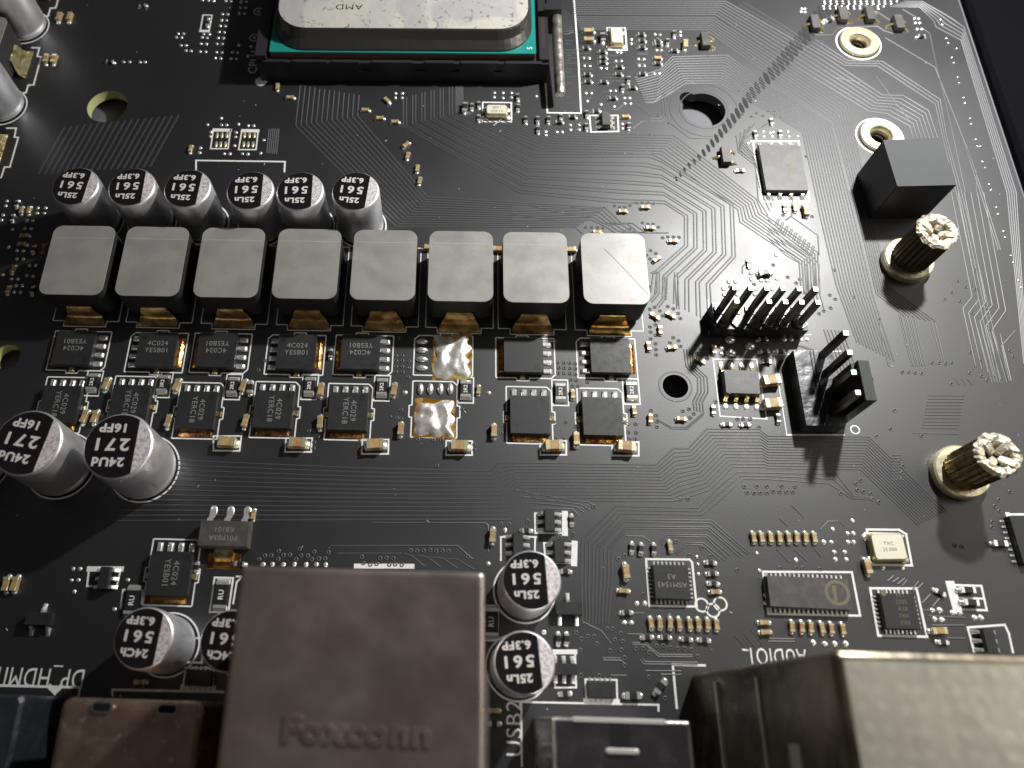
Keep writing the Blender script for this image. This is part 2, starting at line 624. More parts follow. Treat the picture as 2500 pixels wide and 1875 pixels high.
# traces round the centre headers
bundle(5, "13:0,230 180,400 390,560 440,620 440,860 480,1000", "13:0,390 150,540 290,620 300,640 310,830 330,900", w=.14)
for k in range(9):
    x, y = 60 + 38 * k, 240 + 29 * k
    trace("13:%d,%d %d,%d %d,%d %d,%d" % (x, y + 50, x + 22, y - 10, x + 38, y - 4, x + 14, y + 62), w=.12)
trace("12:1985,700 1985,640 2030,600")
trace("13:150,240 205,200 210,60")
trace("13:205,210 430,370 440,540")
bundle(3, "13:0,1300 180,1300 350,1350", "13:0,1335 290,1320 400,1360", w=.15)
# lower bus
bundle(13, "20:1300,640 21:900,715 2020,740 2085,672 22:0,668 1235,688 1390,548 1515,548 1680,378 2130,380 23:0,440 870,447 1540,1090",
       "20:1000,1170 21:700,1160 2190,1160 2200,1160 22:110,1000 1385,1000 1450,985 1700,905 1900,705 2180,708 23:0,718 800,728 1290,1206", w=.17, skip=())
bundle(4, "22:20,905 610,1008 660,1010 715,1045", "22:150,1062 520,1068 560,1110 580,1130", w=.15)
bundle(3, "22:600,1340 890,1045 1600,1060 1760,900 1935,752 2206,756 23:590,770 740,960 900,965", "22:690,1390 930,1110 1630,1118 1740,1040 1990,810 2206,812 23:530,850 720,980 900,988", w=.16)
bundle(2, "22:740,1390 945,1157 1720,1167 2050,1450", "22:760,1400 955,1180 1710,1190 2030,1460", w=.16)
bundle(2, "22:830,1400 975,1220 1700,1225 1985,1470", "22:850,1410 985,1240 1690,1243 1960,1480", w=.16)
bundle(2, "22:1270,1360 1320,1290 1680,1295 1880,1470", "22:1285,1380 1330,1306 1670,1312 1850,1490", w=.16)
bundle(2, "22:1410,1450 1490,1358 1650,1362 1830,1510", "22:1425,1460 1500,1376 1640,1380 1800,1520", w=.16)
trace("22:985,1302 1130,1305 1190,1350")
bundle(9, "22:600,1340 600,1659 32:610,420", "22:860,1440 860,1659 32:830,420", w=.16)
trace("32:610,400 770,480 855,590")
trace("21:1000,1185 1980,1190 2000,1210 2000,1440")
trace("21:640,1385 1735,1385 1840,1480 1870,1500")
bundle(4, "21:1275,1450 1350,1475 1450,1560", "21:1590,1430 1600,1500 1730,1500 1880,1590".replace("1590,1430 ", ""), w=.13)
trace("21:700,1450 1260,1450")
bundle(2, "32:990,505 1120,508 1150,520", "32:1035,580 1160,582 1180,600")
trace("32:1035,596 1150,598 1260,700 1555,702")
trace("32:1160,600 1270,682 1555,685")
trace("32:1100,720 1135,765 1600,770")
trace("32:1120,715 1150,745 1600,750")
trace("32:780,730 940,732 970,760")
trace("32:780,710 940,712")
trace("32:1150,822 1460,824")
trace("32:1280,852 1460,855")
trace("32:850,860 990,862")
trace("32:1040,325 1140,325")
trace("23:450,1250 520,1175 620,1175 660,1220")
for a in ("23:75,1415 190,1530", "23:225,1415 340,1520", "23:390,1400 460,1480", "23:205,1040 310,1140", "23:100,1150 170,1215",
          "33:1030,50 1085,5", "33:1075,60 1130,20", "33:1120,75 1180,25", "33:1160,90 1200,40", "33:1240,130 1300,50", "33:1290,115 1340,65",
          "33:1330,240 1400,165", "33:1420,270 1480,200", "33:1330,300 1500,310", "33:1380,350 1700,365", "33:1410,430 1700,430", "33:1540,540 1700,545"):
    trace(a, w=.2)
bundle(3, "32:1920,520 2030,640", "32:2060,470 2160,600", w=.12)
bundle(2, "32:2090,400 2150,500 2206,560", "32:2110,400 2170,490 2206,540", w=.12)
bundle(2, "33:0,545 230,548", "33:0,568 230,570")
# short stubs near the socket's right side
for y in (352, 378, 432, 458, 480, 500, 520, 545, 598, 622, 660, 715, 770, 832, 890):
    trace("02:%d,%d %d,%d" % (450 + random.randint(0, 30), y, 545 + random.randint(-40, 30), y), w=.13)
for y in (462, 488, 548, 600, 655, 715, 772, 850):
    trace("02:%d,%d %d,%d" % (590, y, 700 + random.randint(-20, 20), y + random.randint(-3, 3)), w=.13)
for y in (420, 480, 540, 640, 668, 700, 790, 828):
    trace("02:%d,%d %d,%d" % (790 + random.randint(-20, 20), y, 960 + random.randint(-40, 10), y), w=.13)
for y in (385, 460, 470, 520, 548, 575):
    trace("02:%d,%d %d,%d" % (1070 + random.randint(-10, 20), y, 1170 + random.randint(-30, 10), y), w=.13)
for k in range(10):
    trace("02:%d,%d %d,%d %d,%d" % (437, 95 + 22 * k, 450 + 3 * k, 95 + 22 * k, 530, 150 + 14 * k), w=.13)
trace("02:1130,885 1215,887 1330,790", w=.15)
trace("02:1180,1045 1290,1045 1330,1005 1310,840 1395,790", w=.15)
trace("02:1180,1020 1275,1022 1303,995 1290,850 1380,780", w=.15)
trace("02:1040,1110 1120,1045 1180,1045", w=.15)
trace("02:850,945 910,945 960,900", w=.15)
trace("02:1070,900 1190,1000 1250,1000", w=.15)
trace("02:1360,1060 1530,1190 1730,1195", w=.15)
trace("02:2206,1060 2000,1200 1960,1300 2100,1400 12:2170,60", w=.15)
bundle(5, "02:1930,1170 1950,1310 2100,1430 12:2120,60 12:2206,200", "02:2090,1060 1980,1210 2050,1300 02:2200,1420 13:60,40", w=.14)
# faint vertical traces under the left hole and beside it
bundle(18, "00:560,1090 330,1500", "00:1540,990 1290,1440", w=.3, h=.016)
bundle(6, "01:110,1110 90,1320", "01:195,1110 175,1330", w=.16)
tag(tr.obj('copper_traces', board), kind='stuff')

# row of slanted matte dark ovals crossing the traces beside the keyhole
mb = MB()
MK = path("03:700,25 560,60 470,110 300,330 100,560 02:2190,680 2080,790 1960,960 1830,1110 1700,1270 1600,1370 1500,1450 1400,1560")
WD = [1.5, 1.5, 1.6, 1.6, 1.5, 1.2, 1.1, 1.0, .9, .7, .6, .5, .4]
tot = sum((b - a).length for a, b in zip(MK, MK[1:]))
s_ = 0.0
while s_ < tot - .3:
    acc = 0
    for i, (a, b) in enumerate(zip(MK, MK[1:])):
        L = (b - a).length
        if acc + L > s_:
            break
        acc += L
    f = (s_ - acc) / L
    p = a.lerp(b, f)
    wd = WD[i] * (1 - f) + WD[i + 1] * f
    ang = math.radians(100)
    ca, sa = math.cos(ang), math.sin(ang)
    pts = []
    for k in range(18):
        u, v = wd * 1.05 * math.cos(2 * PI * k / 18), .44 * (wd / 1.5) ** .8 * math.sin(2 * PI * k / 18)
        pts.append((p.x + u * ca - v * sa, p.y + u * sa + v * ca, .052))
    mb.add(pts, [tuple(range(18))], 'dark_oval')
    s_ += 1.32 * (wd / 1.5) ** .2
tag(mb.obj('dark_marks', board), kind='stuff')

# a thin moulded ring round the keyhole, rings round the other holes
mb = MB()


def ring(m_, c, r0, r1, z, name, n=40, h=0.0):
    if h:
        rm0, rm1 = r0 + (r1 - r0) * .3, r0 + (r1 - r0) * .7
        rr = [circ(r0, 0, n, c.x, c.y), circ(rm0, h, n, c.x, c.y), circ(rm1, h, n, c.x, c.y), circ(r1, 0, n, c.x, c.y)]
    else:
        rr = [circ(r0, z, n, c.x, c.y), circ(r1, z, n, c.x, c.y)]
    vs = [p for r in rr for p in r]
    fs = []
    for k in range(len(rr) - 1):
        for i in range(n):
            j = (i + 1) % n
            fs.append((k * n + i, (k + 1) * n + i, (k + 1) * n + j, k * n + j))
    m_.add(vs, fs, name)


ring(mb, h2, 4.95, 5.1, 0, 'trace', 64, 0.05)
ring(mb, h2, 3.5, 3.65, 0, 'trace', 64, 0.05)
ring(mb, h4, 1.95, 2.15, 0, 'trace', 40, 0.06)
tag(mb.obj('hole_rims', board), kind='stuff')

# ------------------------------------------------------------------ silkscreen print
sk = MB()
SZ = 0.014


def silk(s, w=0.2, closed=False, z=0.0, dz=SZ):
    pts = path(s, z)
    if closed:
        pts = pts + [pts[0]]
        # square corners: extend each segment a little
    for a, b in zip(pts, pts[1:]):
        d = (b - a)
        if d.length < 1e-6:
            continue
        d.normalize()
        sk_seg(a - d * w * .5, b + d * w * .5, w, dz)


_sk = [0]


def sk_seg(a, b, w, dz):
    _sk[0] = (_sk[0] + 1) % 7
    strip(sk, [a, b], w, 0, 'ink', False, dz + _sk[0] * 0.0012)


def ink_box(c, w, l, thick=0.18, rot=0.0, gap=None):
    """outline of a rectangle round a part, board axes"""
    cs, sn = math.cos(rot), math.sin(rot)
    q = [(-w / 2, -l / 2), (w / 2, -l / 2), (w / 2, l / 2), (-w / 2, l / 2)]
    q = [Vector((c.x + a * cs - b * sn, c.y + a * sn + b * cs, 0)) for a, b in q]
    for a, b in zip(q, q[1:] + q[:1]):
        d = (b - a).normalized()
        sk_seg(a - d * thick * .5, b + d * thick * .5, thick, SZ)


silk("02:535,0 575,560", .22)
silk("02:575,560 595,975 305,972 290,722", .22)
silk("00:1690,1462 1690,1383 01:250,1394 245,1480", .24)
silk("00:275,412 340,412 322,485 355,492 290,733 245,733 225,800 145,800", .26)
silk("00:500,0 480,70 435,70 415,140 330,140", .26)
silk("00:60,1105 140,1105 125,1182 158,1185 85,1440 40,1440 10,1530", .26)
# crystals, arrays and chips
for s in ("01:1955,882 02:-6,885 02:-4,1050 01:1950,1050", "02:820,238 975,238 990,433 832,430", "00:1750,130 1828,132 1800,275 1725,272",
          "00:1840,1112 1988,1115 1965,1282 1815,1282", "01:-120,1118 20,1120 0,1290 01:-150,1290",
          "02:668,995 912,995 918,1133 680,1138",
          "20:2195,440 23:0,0 0,0".replace("20:2195,440 23:0,0 0,0", "20:1840,440 2080,440 2065,568 1840,565"),
          "21:260,458 485,458 475,577 250,577", "21:918,470 1143,470 1140,594 912,594", "21:1640,480 1863,484 1862,604 1637,604",
          "22:243,478 468,480 468,602 243,602", "22:863,490 1092,492 1092,610 863,608"):
    silk(s, .2, True)
silk("00:1845,1122 1985,1124", .5)
silk("01:-115,1128 15,1130", .5)
silk("00:1728,266 1798,268", .4)
silk("22:197,1105 470,1110 470,1275 200,1275", .2, True)
silk("22:456,1110 456,1275", .7)
silk("22:-70,1305 200,1310 196,1470", .2)
silk("f:1082,1160 1082,1210", .2)
silk("f:1082,1160 1158,1160", .2)
silk("22:275,1362 550,1368 545,1535 290,1530", .2, True)
silk("22:540,1368 535,1535", .7)
silk("32:368,650 543,650 553,965 372,965", .2, True)
silk("32:370,658 543,658", .5)
silk("32:632,895 902,900 908,1100 640,1095", .2, True)
silk("32:640,1085 905,1090", .6)
silk("32:80,1090 1262,1115 1262,1165", .2)
silk("32:80,1090 85,1640", .2)
silk("32:1385,768 1660,775", .24)
silk("32:1385,768 1420,1140", .24)
silk("30:-10,948 690,965 680,1030", .26)
silk("30:970,1030 970,985 1925,1003", .26)
silk("30:1600,795 1840,800 1832,985 1575,975", .2, True)
silk("30:1580,968 1832,978", .7)
silk("30:1625,540 1755,540 1740,752 1600,748", .22, True)
silk("30:1062,125 1230,128 1220,240", .24)
silk("30:1062,125 1042,280", .24)
silk("30:1850,18 2010,22 1968,318 1808,315", .22, True)
silk("20:2040,1650 2085,1650 2040,1700 30:2010,240", .2)
silk("f:193,1226 262,1226 252,1268 188,1266", .22, True)
silk("f:193,1229 262,1229", .6)
silk("31:1985,258 2090,260 2082,560 1975,560", .18)
silk("22:1155,1500 1530,1504 1552,1530 32:1592,268 1185,262", .24, True)
silk("f:1648,1235 1840,1236 1858,1330 1660,1326", .24, True)
silk("33:880,110 1280,112 1370,528 950,518", .26, True)
silk("33:1550,80 1838,90 1885,300 1620,292", .24, True)
silk("33:1590,190 1860,200", .22)
silk("33:1575,85 1630,292", 1.0)
silk("33:1720,448 2040,425 2075,500 2110,660", .24)
silk("33:1720,448 1775,655", .24)
silk("23:850,1245 1130,1248 1190,1285 1240,1555 900,1548", .24, True)
silk("23:835,1275 1130,1282 1165,1300", .2)
silk("23:2065,1115 2206,1115", .26)
silk("23:2065,1115 2180,1515 2230,1518", .5)
silk("32:1990,640 2030,642", .2)
silk("s:1834,345 1950,345 1951,354", .24)
silk("s:1838,345 1861,493 1977,492 1972,465", .24)
silk("s:1741,877 1847,877 1872,1023 1758,1016", .16, True)
silk("s:1890,867 2056,857", .14)
silk("s:1921,1062 2060,1062", .2)
silk("s:1921,1062 1890,870", .12)
silk("12:1690,925 1700,1225 13:370,1225", .13)
silk("01:2050,1080 2120,1025", .14)
silk("s:1283,832 1356,833", .12)
silk("30:430,960 475,1005 520,962", .5)
silk("31:865,1560 1085,1562".replace('31', '21'), .55)
silk("21:1110,1560 1345,1562", .55)
for q in ("01:22,100", "00:2192,325", "32:1635,255", "32:1732,300", "32:1795,245"):
    c = path(q)[0]
    ring(sk, c, .62, .82, SZ, 'ink', 28)
    ring(sk, c, .0, .26, SZ, 'ink', 14) if q[0] == '0' else None
for q in INS:
    ring(sk, q, 3.25, 3.45, SZ, 'ink', 48)
ring(sk, path("23:750,385")[0], .45, .6, SZ, 'ink', 24)
# component outlines of the inductor row
IND = [(-56.71, 14.05), (-46.84, 14.05), (-36.74, 14.05), (-26.66, 14.05), (-16.70, 14.05), (-6.82, 14.05), (2.75, 14.05), (12.81, 14.05)]
for (x, y) in IND:
    for a, b in (((-4.45, 6.1), (-4.45, -6.15)), ((-4.45, -6.15), (-2.9, -6.15)), ((-2.9, -6.15), (-2.9, -6.95)), ((-2.9, -6.95), (2.85, -6.95)),
                 ((2.85, -6.95), (2.85, -6.15)), ((2.85, -6.15), (4.45, -6.15)), ((4.45, -6.15), (4.45, 6.1)), ((4.45, 6.1), (3.0, 6.1))):
        sk_seg(Vector((x + a[0], y + a[1], 0)), Vector((x + b[0], y + b[1], 0)), .13, SZ)

# ------------------------------------------------------------------ loose pads, vias
pads = MB()
via = MB()


def blob(m_, c, rx, ry, h, name, n=10):
    rr = [[(c.x + rx * s * math.cos(2 * PI * k / n), c.y + ry * s * math.sin(2 * PI * k / n), z * h) for k in range(n)]
          for s, z in ((1, 0), (.92, .45), (.62, .85), (.25, 1))]
    m_.loft(rr, name, smooth=True, bottom=False)


def add_pads(k, s, r=.27):
    v = [float(q) for q in s.split()]
    for x, y in zip(v[::2], v[1::2]):
        c = T(k, x, y)
        blob(pads, c, r * random.uniform(.9, 1.1), r * random.uniform(.85, 1.1), .13, 'tin')


def add_vias(k, s, r=.28):
    v = [float(q) for q in s.split()]
    for x, y in zip(v[::2], v[1::2]):
        c = T(k, x, y)
        n = 12
        rr = [circ(r, 0, n, c.x, c.y), circ(r * .8, .07, n, c.x, c.y), circ(r * .5, .07, n, c.x, c.y), circ(r * .42, .01, n, c.x, c.y)]
        vs = [p for q in rr for p in q]
        via.add(vs, [(a * n + i, a * n + (i + 1) % n, (a + 1) * n + (i + 1) % n, (a + 1) * n + i) for a in range(3) for i in range(n)], 'trace', True)
        via.add(rr[3], [tuple(range(n))], 'via_dark')


add_pads('00', "1535 290 1580 292 1518 322 1565 325 1558 390 1602 392 1600 435 1645 438 1755 293 1803 295 1740 323 1783 326 1730 377 1777 380 1725 445 1772 447 1915 122 1960 124 1908 173 1952 175 1897 222 1942 225 1888 275 1932 277 1880 326 1925 328 1868 378 1915 380 1865 450 1912 452 1855 500 1902 503 2003 450 2050 452 1993 505 2040 507 2080 14 2127 16 2070 66 2118 68 2062 116 2110 118 1745 3 1795 3 1840 8 1945 8 1990 10 2060 388 2165 400 2137 482 1905 1018 1788 1075 1907 1077 1952 1078 2055 1070 2138 1083 2185 1083 1817 1138 1812 1176 2035 1142 2030 1180 2020 1255 1727 1275 1720 1315 1932 1325 1980 1325 2088 1325 2135 1328 1065 534 1118 534 1207 535 1250 535 1795 160 1780 222")
for ox_ in (0, 236):
    for (x, y) in ((1870, 1165), (1912, 1165), (1955, 1165), (1862, 1245), (1900, 1245), (1942, 1245)):
        c = T('00', x + ox_, y)
        blob(pads, c, .24, .62, .12, 'term', 10)
add_pads('01', "1202 805 1260 805 1200 843 1258 843 2053 800 2127 800 2052 838 2127 845 2200 800 2200 840 65 1208 40 1320")
add_pads('02', "618 500 665 502 905 450 938 452 895 525 942 525 622 567 668 570 765 588 812 590 1088 508 1135 510 1095 565 1140 565 1225 635 1268 632 636 803 684 803 648 872 765 900 880 918 846 783 892 783 968 845 1013 845 970 892 1022 892 1028 340 1028 375 503 1077 503 1118 575 1077 577 1118 385 1138 432 1138 290 1135 290 1165 950 1068 950 1108 1245 432 1285 432 1450 275 1450 305 1232 295 1275 298 208 830 2165 1135 2170 1178 2100 1150 2035 1235")
add_pads('03', "1262 160 1298 160 1270 197 1308 197 1285 250 1325 250 1305 305 1340 305 290 75 318 75 285 100 318 103 20 1145 45 1140 170 1135 35 1175 180 1178 255 1175 30 1235 100 1235 185 1235")
for r in range(4):
    add_pads('03', " ".join("%d %d" % (485 + 52 * c - 4 * r + (r % 2) * 8, 12 + 21 * r) for c in range(13 - r)), .22)
add_pads('z', "85 265 70 325 36 443 18 505 480 353 575 353 470 418 560 420 342 515 415 515 317 614 397 614 160 622 110 847 295 895 213 998 295 998 455 1080 418 1215 38 1197 147 1250 228 1252 283 1335 260 1420 215 893 375 1078 340 1210 205 1333 178 1417")
add_pads('12', "1870 770 1927 770 1825 830 1830 882 1940 878 2060 697 2065 747 2150 757 2093 830 2093 878 2200 760 1805 1338 1805 1388", .36)
add_pads('13', "70 540 40 420 35 835 75 745".replace("40 420 ", ""), .3)
add_pads('13', "140 1265 200 1265 280 1265 335 1265", .36)
add_pads('22', "2110 1450 2130 1600 1590 1480 1600 1545 1605 1630 1035 1440", .24)
add_pads('21', "1285 65 2005 68 2145 1250 2000 1540 60 1545 140 1546 235 1546 330 1545 430 1548 520 1545 600 1550", .3)
add_pads('23', "727 1170 557 1245 480 1355 545 1355 685 1280 735 1280 690 1355 740 1355 570 1440 660 1440 580 1505 675 1505 240 1510 990 1575 1160 1580", .3)
add_pads('30', "675 40 640 140 615 42 985 292 1100 38", .26)
add_pads('20', "630 1585 690 1585 1310 1330".replace(" 1310 1330", ""), .26)
add_pads('32', "1075 243 1145 243 968 408 1028 408 275 490", .3)
add_pads('33', "390 580 490 590 575 590 670 590 1415 300 1480 300 1590 322 1650 322 1435 375 1500 380 1780 365 1835 365", .34)
add_pads('33', "10 165 10 195 12 130 -20 170 -25 235 -20 15", .26)
# edge row of small bumps
add_pads('03', "1485 170 1500 213 1535 330 1550 372 1625 418 1583 497 1598 542 1633 667 1645 716 1685 843 1695 890 1740 1020 1748 1070 1788 1203 1805 1262 1830 1262 1845 1395 1868 1448 1903 1590 1918 1640", .17)
add_pads('13', "1965 130 1980 187 2027 335 2040 390 2090 545 2110 605 2155 760 2177 818", .17)
add_vias('12', "885 115 930 125 975 125 1018 112 1078 90 1125 88 1175 88 1220 95 1125 260 1172 272 1218 272 1262 298 1298 390 1345 383 1392 383 1440 385 1195 500 1240 525 1190 572 1160 540 635 298 688 300 738 300 785 305 975 332 1018 312 1055 335 1188 1005 1230 988 1275 1020 1298 1062 1342 982 1392 1002 1432 1042 1450 1085 1190 1158 1237 1140 1195 1202 1237 1230 1195 1260 1237 1302 1240 1352 1243 1398 1390 1250 1435 1277 1362 1295 1452 1325 1632 1355 1595 1385 1677 1382 1682 1430 1768 1285 2085 792 1880 815 650 1635 1188 812 395 1465 448 1468 497 1468 545 1475 405 1508 450 1512 500 1515 548 1518 400 1555 448 1558 500 1560 548 1568 507 1612 552 1618")
add_vias('11', "1205 1405 1260 1405 1205 1450 1260 1450 1320 1455 1205 1500 1260 1500 1320 1510 1205 1545 1262 1548 1310 1590 75 1450 20 1530 1225 1255")
add_vias('13', "575 670 532 885 580 920 743 903 540 995 480 1020 440 1045 170 730 243 780 275 750 958 1095 1583 860 1525 922 1655 938 1637 762 1705 815 1760 802 1785 835 1785 670 1760 1037 1895 995 1915 1185 1745 1380 1835 1450 1740 1555 1840 1580 1890 1620 1580 1650 1415 1470 1475 1470 1535 1475 1585 1470 1160 1550 1215 1550 1270 1555 1325 1560 895 1610 2085 1363 2115 1410 380 208 130 195 45 625")
add_vias('22', "1197 220 1243 262 1248 315 1248 360 1472 225 1525 208 1567 247 1535 282 1755 145 1943 295 1992 292 2052 292 2130 365 550 355 463 320 565 303 1000 220 997 335 1065 337 1003 408 1070 410 360 318 595 1072 645 1048 702 1047 1450 985 1517 985 2000 875 2108 872 2195 872 2025 930 2085 932 2138 932 2195 932 380 460 445 460 1010 465 1060 465 525 1285 410 1315 465 1318 135 1175 915 1500 970 1472 1635 1405 1410 1350 1530 1470 1705 1475 1940 1595 520 10 570 12")
add_vias('23', "797 822 757 850 770 905 822 920 885 938 900 985 955 1010 622 935 117 872 233 877 42 917 100 920 160 923 213 923 1090 220 1055 380 1325 440 935 443 1135 655 1160 700 1155 760 1155 807 2085 920 1990 990 1955 1045 1995 1085 300 1580 100 1580 450 1585 245 1580 1935 1180 1930 1225 2010 1185 1610 1385 1670 1395")
add_vias('32', "555 495 595 545 650 525 705 528 585 645 843 650 730 590 885 555 868 462 820 460 935 500 955 570 942 643 1068 632 1127 630 1180 665 1245 608 1303 608 1365 625 1425 632 1483 632 1545 642 968 710 970 775 592 862 1178 878 750 865 1128 165 1318 1060 1600 700")
add_vias('21', "1560 695 1250 290 1215 285 1775 210 1250 215 2130 350 2115 415 1880 515 1880 560 1395 470 1530 475 1600 475 455 395 490 390 890 490 890 550 500 495 495 545 195 1430 375 1412 500 1437 622 1440 75 1470 130 1470 235 1465 290 1462 385 1468 445 1470 25 1500 190 1498 345 1500 480 1500 540 1495 595 1495 910 1480 1068 1492 1122 1490 1182 1495 925 1535 985 1548 1040 1542 1150 1548 1200 1545 1257 1550 1330 1425 1385 1430 1443 1427 1500 1425 1550 1430 1605 1430 1657 1432 1825 1480 2110 1200 2180 1200")
add_vias('02', "1265 995 1355 1060 1195 1160 1160 835 1080 905 1130 760 2110 975 2065 1005 2165 1000 1990 985 1930 210 2075 500 2040 715 1960 785")
add_vias('03', "330 1350 65 1000 120 1010 10 960 60 965")
tag(pads.obj('solder_dots', board), kind='stuff')
tag(via.obj('vias', board), kind='stuff')

# bare solder where two transistors were lifted off
def solder_pad(pts, h, mname, name='solder_pad', flux=True, amp=0.12):
    from mathutils import noise as mn
    c = sum((Vector(p) for p in pts), Vector((0, 0, 0))) / len(pts)
    if len(pts) == 5:
        pts = [pts[0], pts[1], pts[2], pts[3]]
    n = len(pts)
    G = 22
    vs, fs = [], []
    for a in range(G + 1):
        for b in range(G + 1):
            u, v = a / G, b / G
            p = pts[0].lerp(pts[1], u).lerp(pts[3].lerp(pts[2], u), v)
            e = min(u, 1 - u, v, 1 - v)
            wob = mn.noise(Vector((p.x * .9, p.y * .9, 3.1))) * .35
            p = c + (p - c) * (1 + (wob if e < .02 else wob * .5))
            z = h * min(1, e * 6) ** .5 + h * .9 * mn.noise(Vector((p.x * .8, p.y * .8, 7.7))) * min(1, e * 5) + .05 * mn.noise(Vector((p.x * 2.6, p.y * 2.6, 1.7)))
            vs.append((p.x, p.y, max(z, .04) if e > 0 else .03))
    for a in range(G):
        for b in range(G):
            q = a * (G + 1) + b
            fs.append((q, q + G + 1, q + G + 2, q + 1))
    m_ = MB()
    m_.add(vs, fs, mname, True)
    o = m_.obj(name, board)
    if flux:
        m_ = MB()
        big = []
        for a, b in zip(pts, pts[1:] + pts[:1]):
            for k in range(6):
                q = a.lerp(b, k / 6)
                big.append(c + (q - c) * (1.17 + .14 * mn.noise(Vector((q.x, q.y, 9.2)))))
        m_.add([(p.x, p.y, .025) for p in big], [tuple(range(len(big)))], 'flux')
        m_.obj('flux_residue', board)
    return o


def blob_obj(c, w, l, h, mname, name='solder_pad'):
    m_ = MB()
    blob(m_, Vector((0, 0, 0)), w / 2, l / 2, h, mname, 16)
    return m_.obj(name, board, (c.x, c.y, 0.01))


solder_pad(path("11:1545,1590 1830,1582 1838,1242 1550,1262"), .35, 'solder')
solder_pad(path("21:1385,430 1690,435 1690,150 1395,140"), .40, 'solder')
for y in (1285, 1360, 1440, 1515):
    blob_obj(T('11', 1430, y), 1.6, .8, .36, 'tin')
for x in (1418, 1502, 1590, 1675):
    blob_obj(T('21', x, 35), .8, 1.6, .36, 'tin')
for x, y in ((330, 1100), (712, 1225), (350, 1355)):
    c = P(1740 + x / 7.9, 690 + y / 7.9)
    blob_obj(c, 1.4, 1.15, .35, 'term_silver')
mb = MB()
q = path("z:525,800 612,800 550,870 575,940 500,940 540,870")
mb.add([(p.x, p.y, .02) for p in q], [(3, 4, 5), (5, 2, 3), (5, 0, 2), (0, 1, 2)][0:4], 'copper')
mb.obj('copper_pad', board)
c = T('01', 45, 700)
ring(sk, c, 0.0, .95, SZ, 'ink', 28)

# silkscreen words
mbt = empty('silkscreen_words', (0, 0, 0))
mbt.parent = board


def words_on_board(s, c, size, rot, bold=0.01, sx=1.0):
    return text(s, size, 'ink', mbt, c.x, c.y, .022, rot, bold, sx=sx)


words_on_board('DP_HDMI1', T('30', 340, 872), 2.9, PI, 0.0, sx=.70)
words_on_board('USB2', T('s', 1257, 1778), 2.4, PI / 2, 0.0, sx=1.0)
words_on_board('AUDIO1', P(1897, 1601), 2.5, PI, 0.0, sx=.66)
words_on_board('CPU1', T('00', 2192, 530), 2.0, PI / 2, sx=1.0)
tag(mbt, None)


# ------------------------------------------------------------------ component makers (prototype at origin, then copies)
def make_inductor(bright=False):
    t = empty('power_inductor', (0, 0, 0))
    m_ = MB()
    m_.loft([rrect(7.6, 9.6, 1.0, .15), rrect(8.3, 10.4, 1.2, .9), rrect(8.3, 10.5, 1.2, 5.42)], 'ferrite')
    m_.obj('body', t)
    m_ = MB()
    m_.loft([rrect(8.3, 10.5, 1.25, 5.42, 6), rrect(8.26, 10.46, 1.23, 5.5, 6)], 'ferrite_top', bottom=False)
    m_.obj('top_plate', t)
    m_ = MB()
    m_.box(-3.9, 3.9, 3.30, 3.36, 5.503, 5.507, 'shading_edge')  # pale strip painted for the shading edge across the top plate
    m_.obj('shading_line', t)
    nm = 'lead_bright' if bright else 'lead_flux'
    m_ = MB()
    # tab folded down the front face and out on to its pad
    y = -5.25
    prof = [(y - .02, 2.6, 1.6), (y - .28, 2.4, 1.75), (y - .34, .9, 2.2), (y - .75, .35, 2.55), (y - 1.5, .16, 2.75), (y - 1.55, .03, 2.8)]
    vs, fs = [], []
    for (yy, z, w) in prof:
        for k in range(7):
            u = -1 + k / 3
            vs.append((w * u, yy, z + (.03 * math.sin(k * 2.1 + yy * 3))))
    for a in range(len(prof) - 1):
        for k in range(6):
            fs.append((a * 7 + k + 1, a * 7 + k, (a + 1) * 7 + k, (a + 1) * 7 + k + 1))
    m_.add(vs, fs, nm, True)
    m_.obj('terminal', t)
    return t


IPROTO = make_inductor()
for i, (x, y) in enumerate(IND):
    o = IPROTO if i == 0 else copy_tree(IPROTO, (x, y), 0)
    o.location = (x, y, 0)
    extra = ['leftmost of the row', 'second from the left', 'third from the left', 'fourth from the left', 'fifth from the left, below the last round can',
             'sixth, above the two bare solder patches', 'second from the right', 'rightmost of the row, brightest'][i]
    tag(o, 'square grey-topped power inductor, ' + extra, 'inductor', 'grey inductors in the long row')
m_ = MB()
strip(m_, [Vector((-1.2, 2.9, 0)), Vector((0.2, 1.2, 0)), Vector((4.0, -3.9, 0))], .07, 0, 'dark_line', False, 5.51)  # thin dark diagonal line across the rightmost top
m_.obj('diagonal_line', o)
LP = make_inductor(True)
for i, y in enumerate((69.6, 52.9, 36.3)):
    o = LP if i == 0 else copy_tree(LP, (-81.7, y), PI / 2)
    o.location = (-81.7, y, 0)
    o.rotation_euler = (0, 0, PI / 2)
    tag(o, 'inductor with yellow solder tab at the left edge, ' + ['topmost', 'middle, between two round cans', 'lowest'][i], 'inductor', 'inductors at the upper left edge')


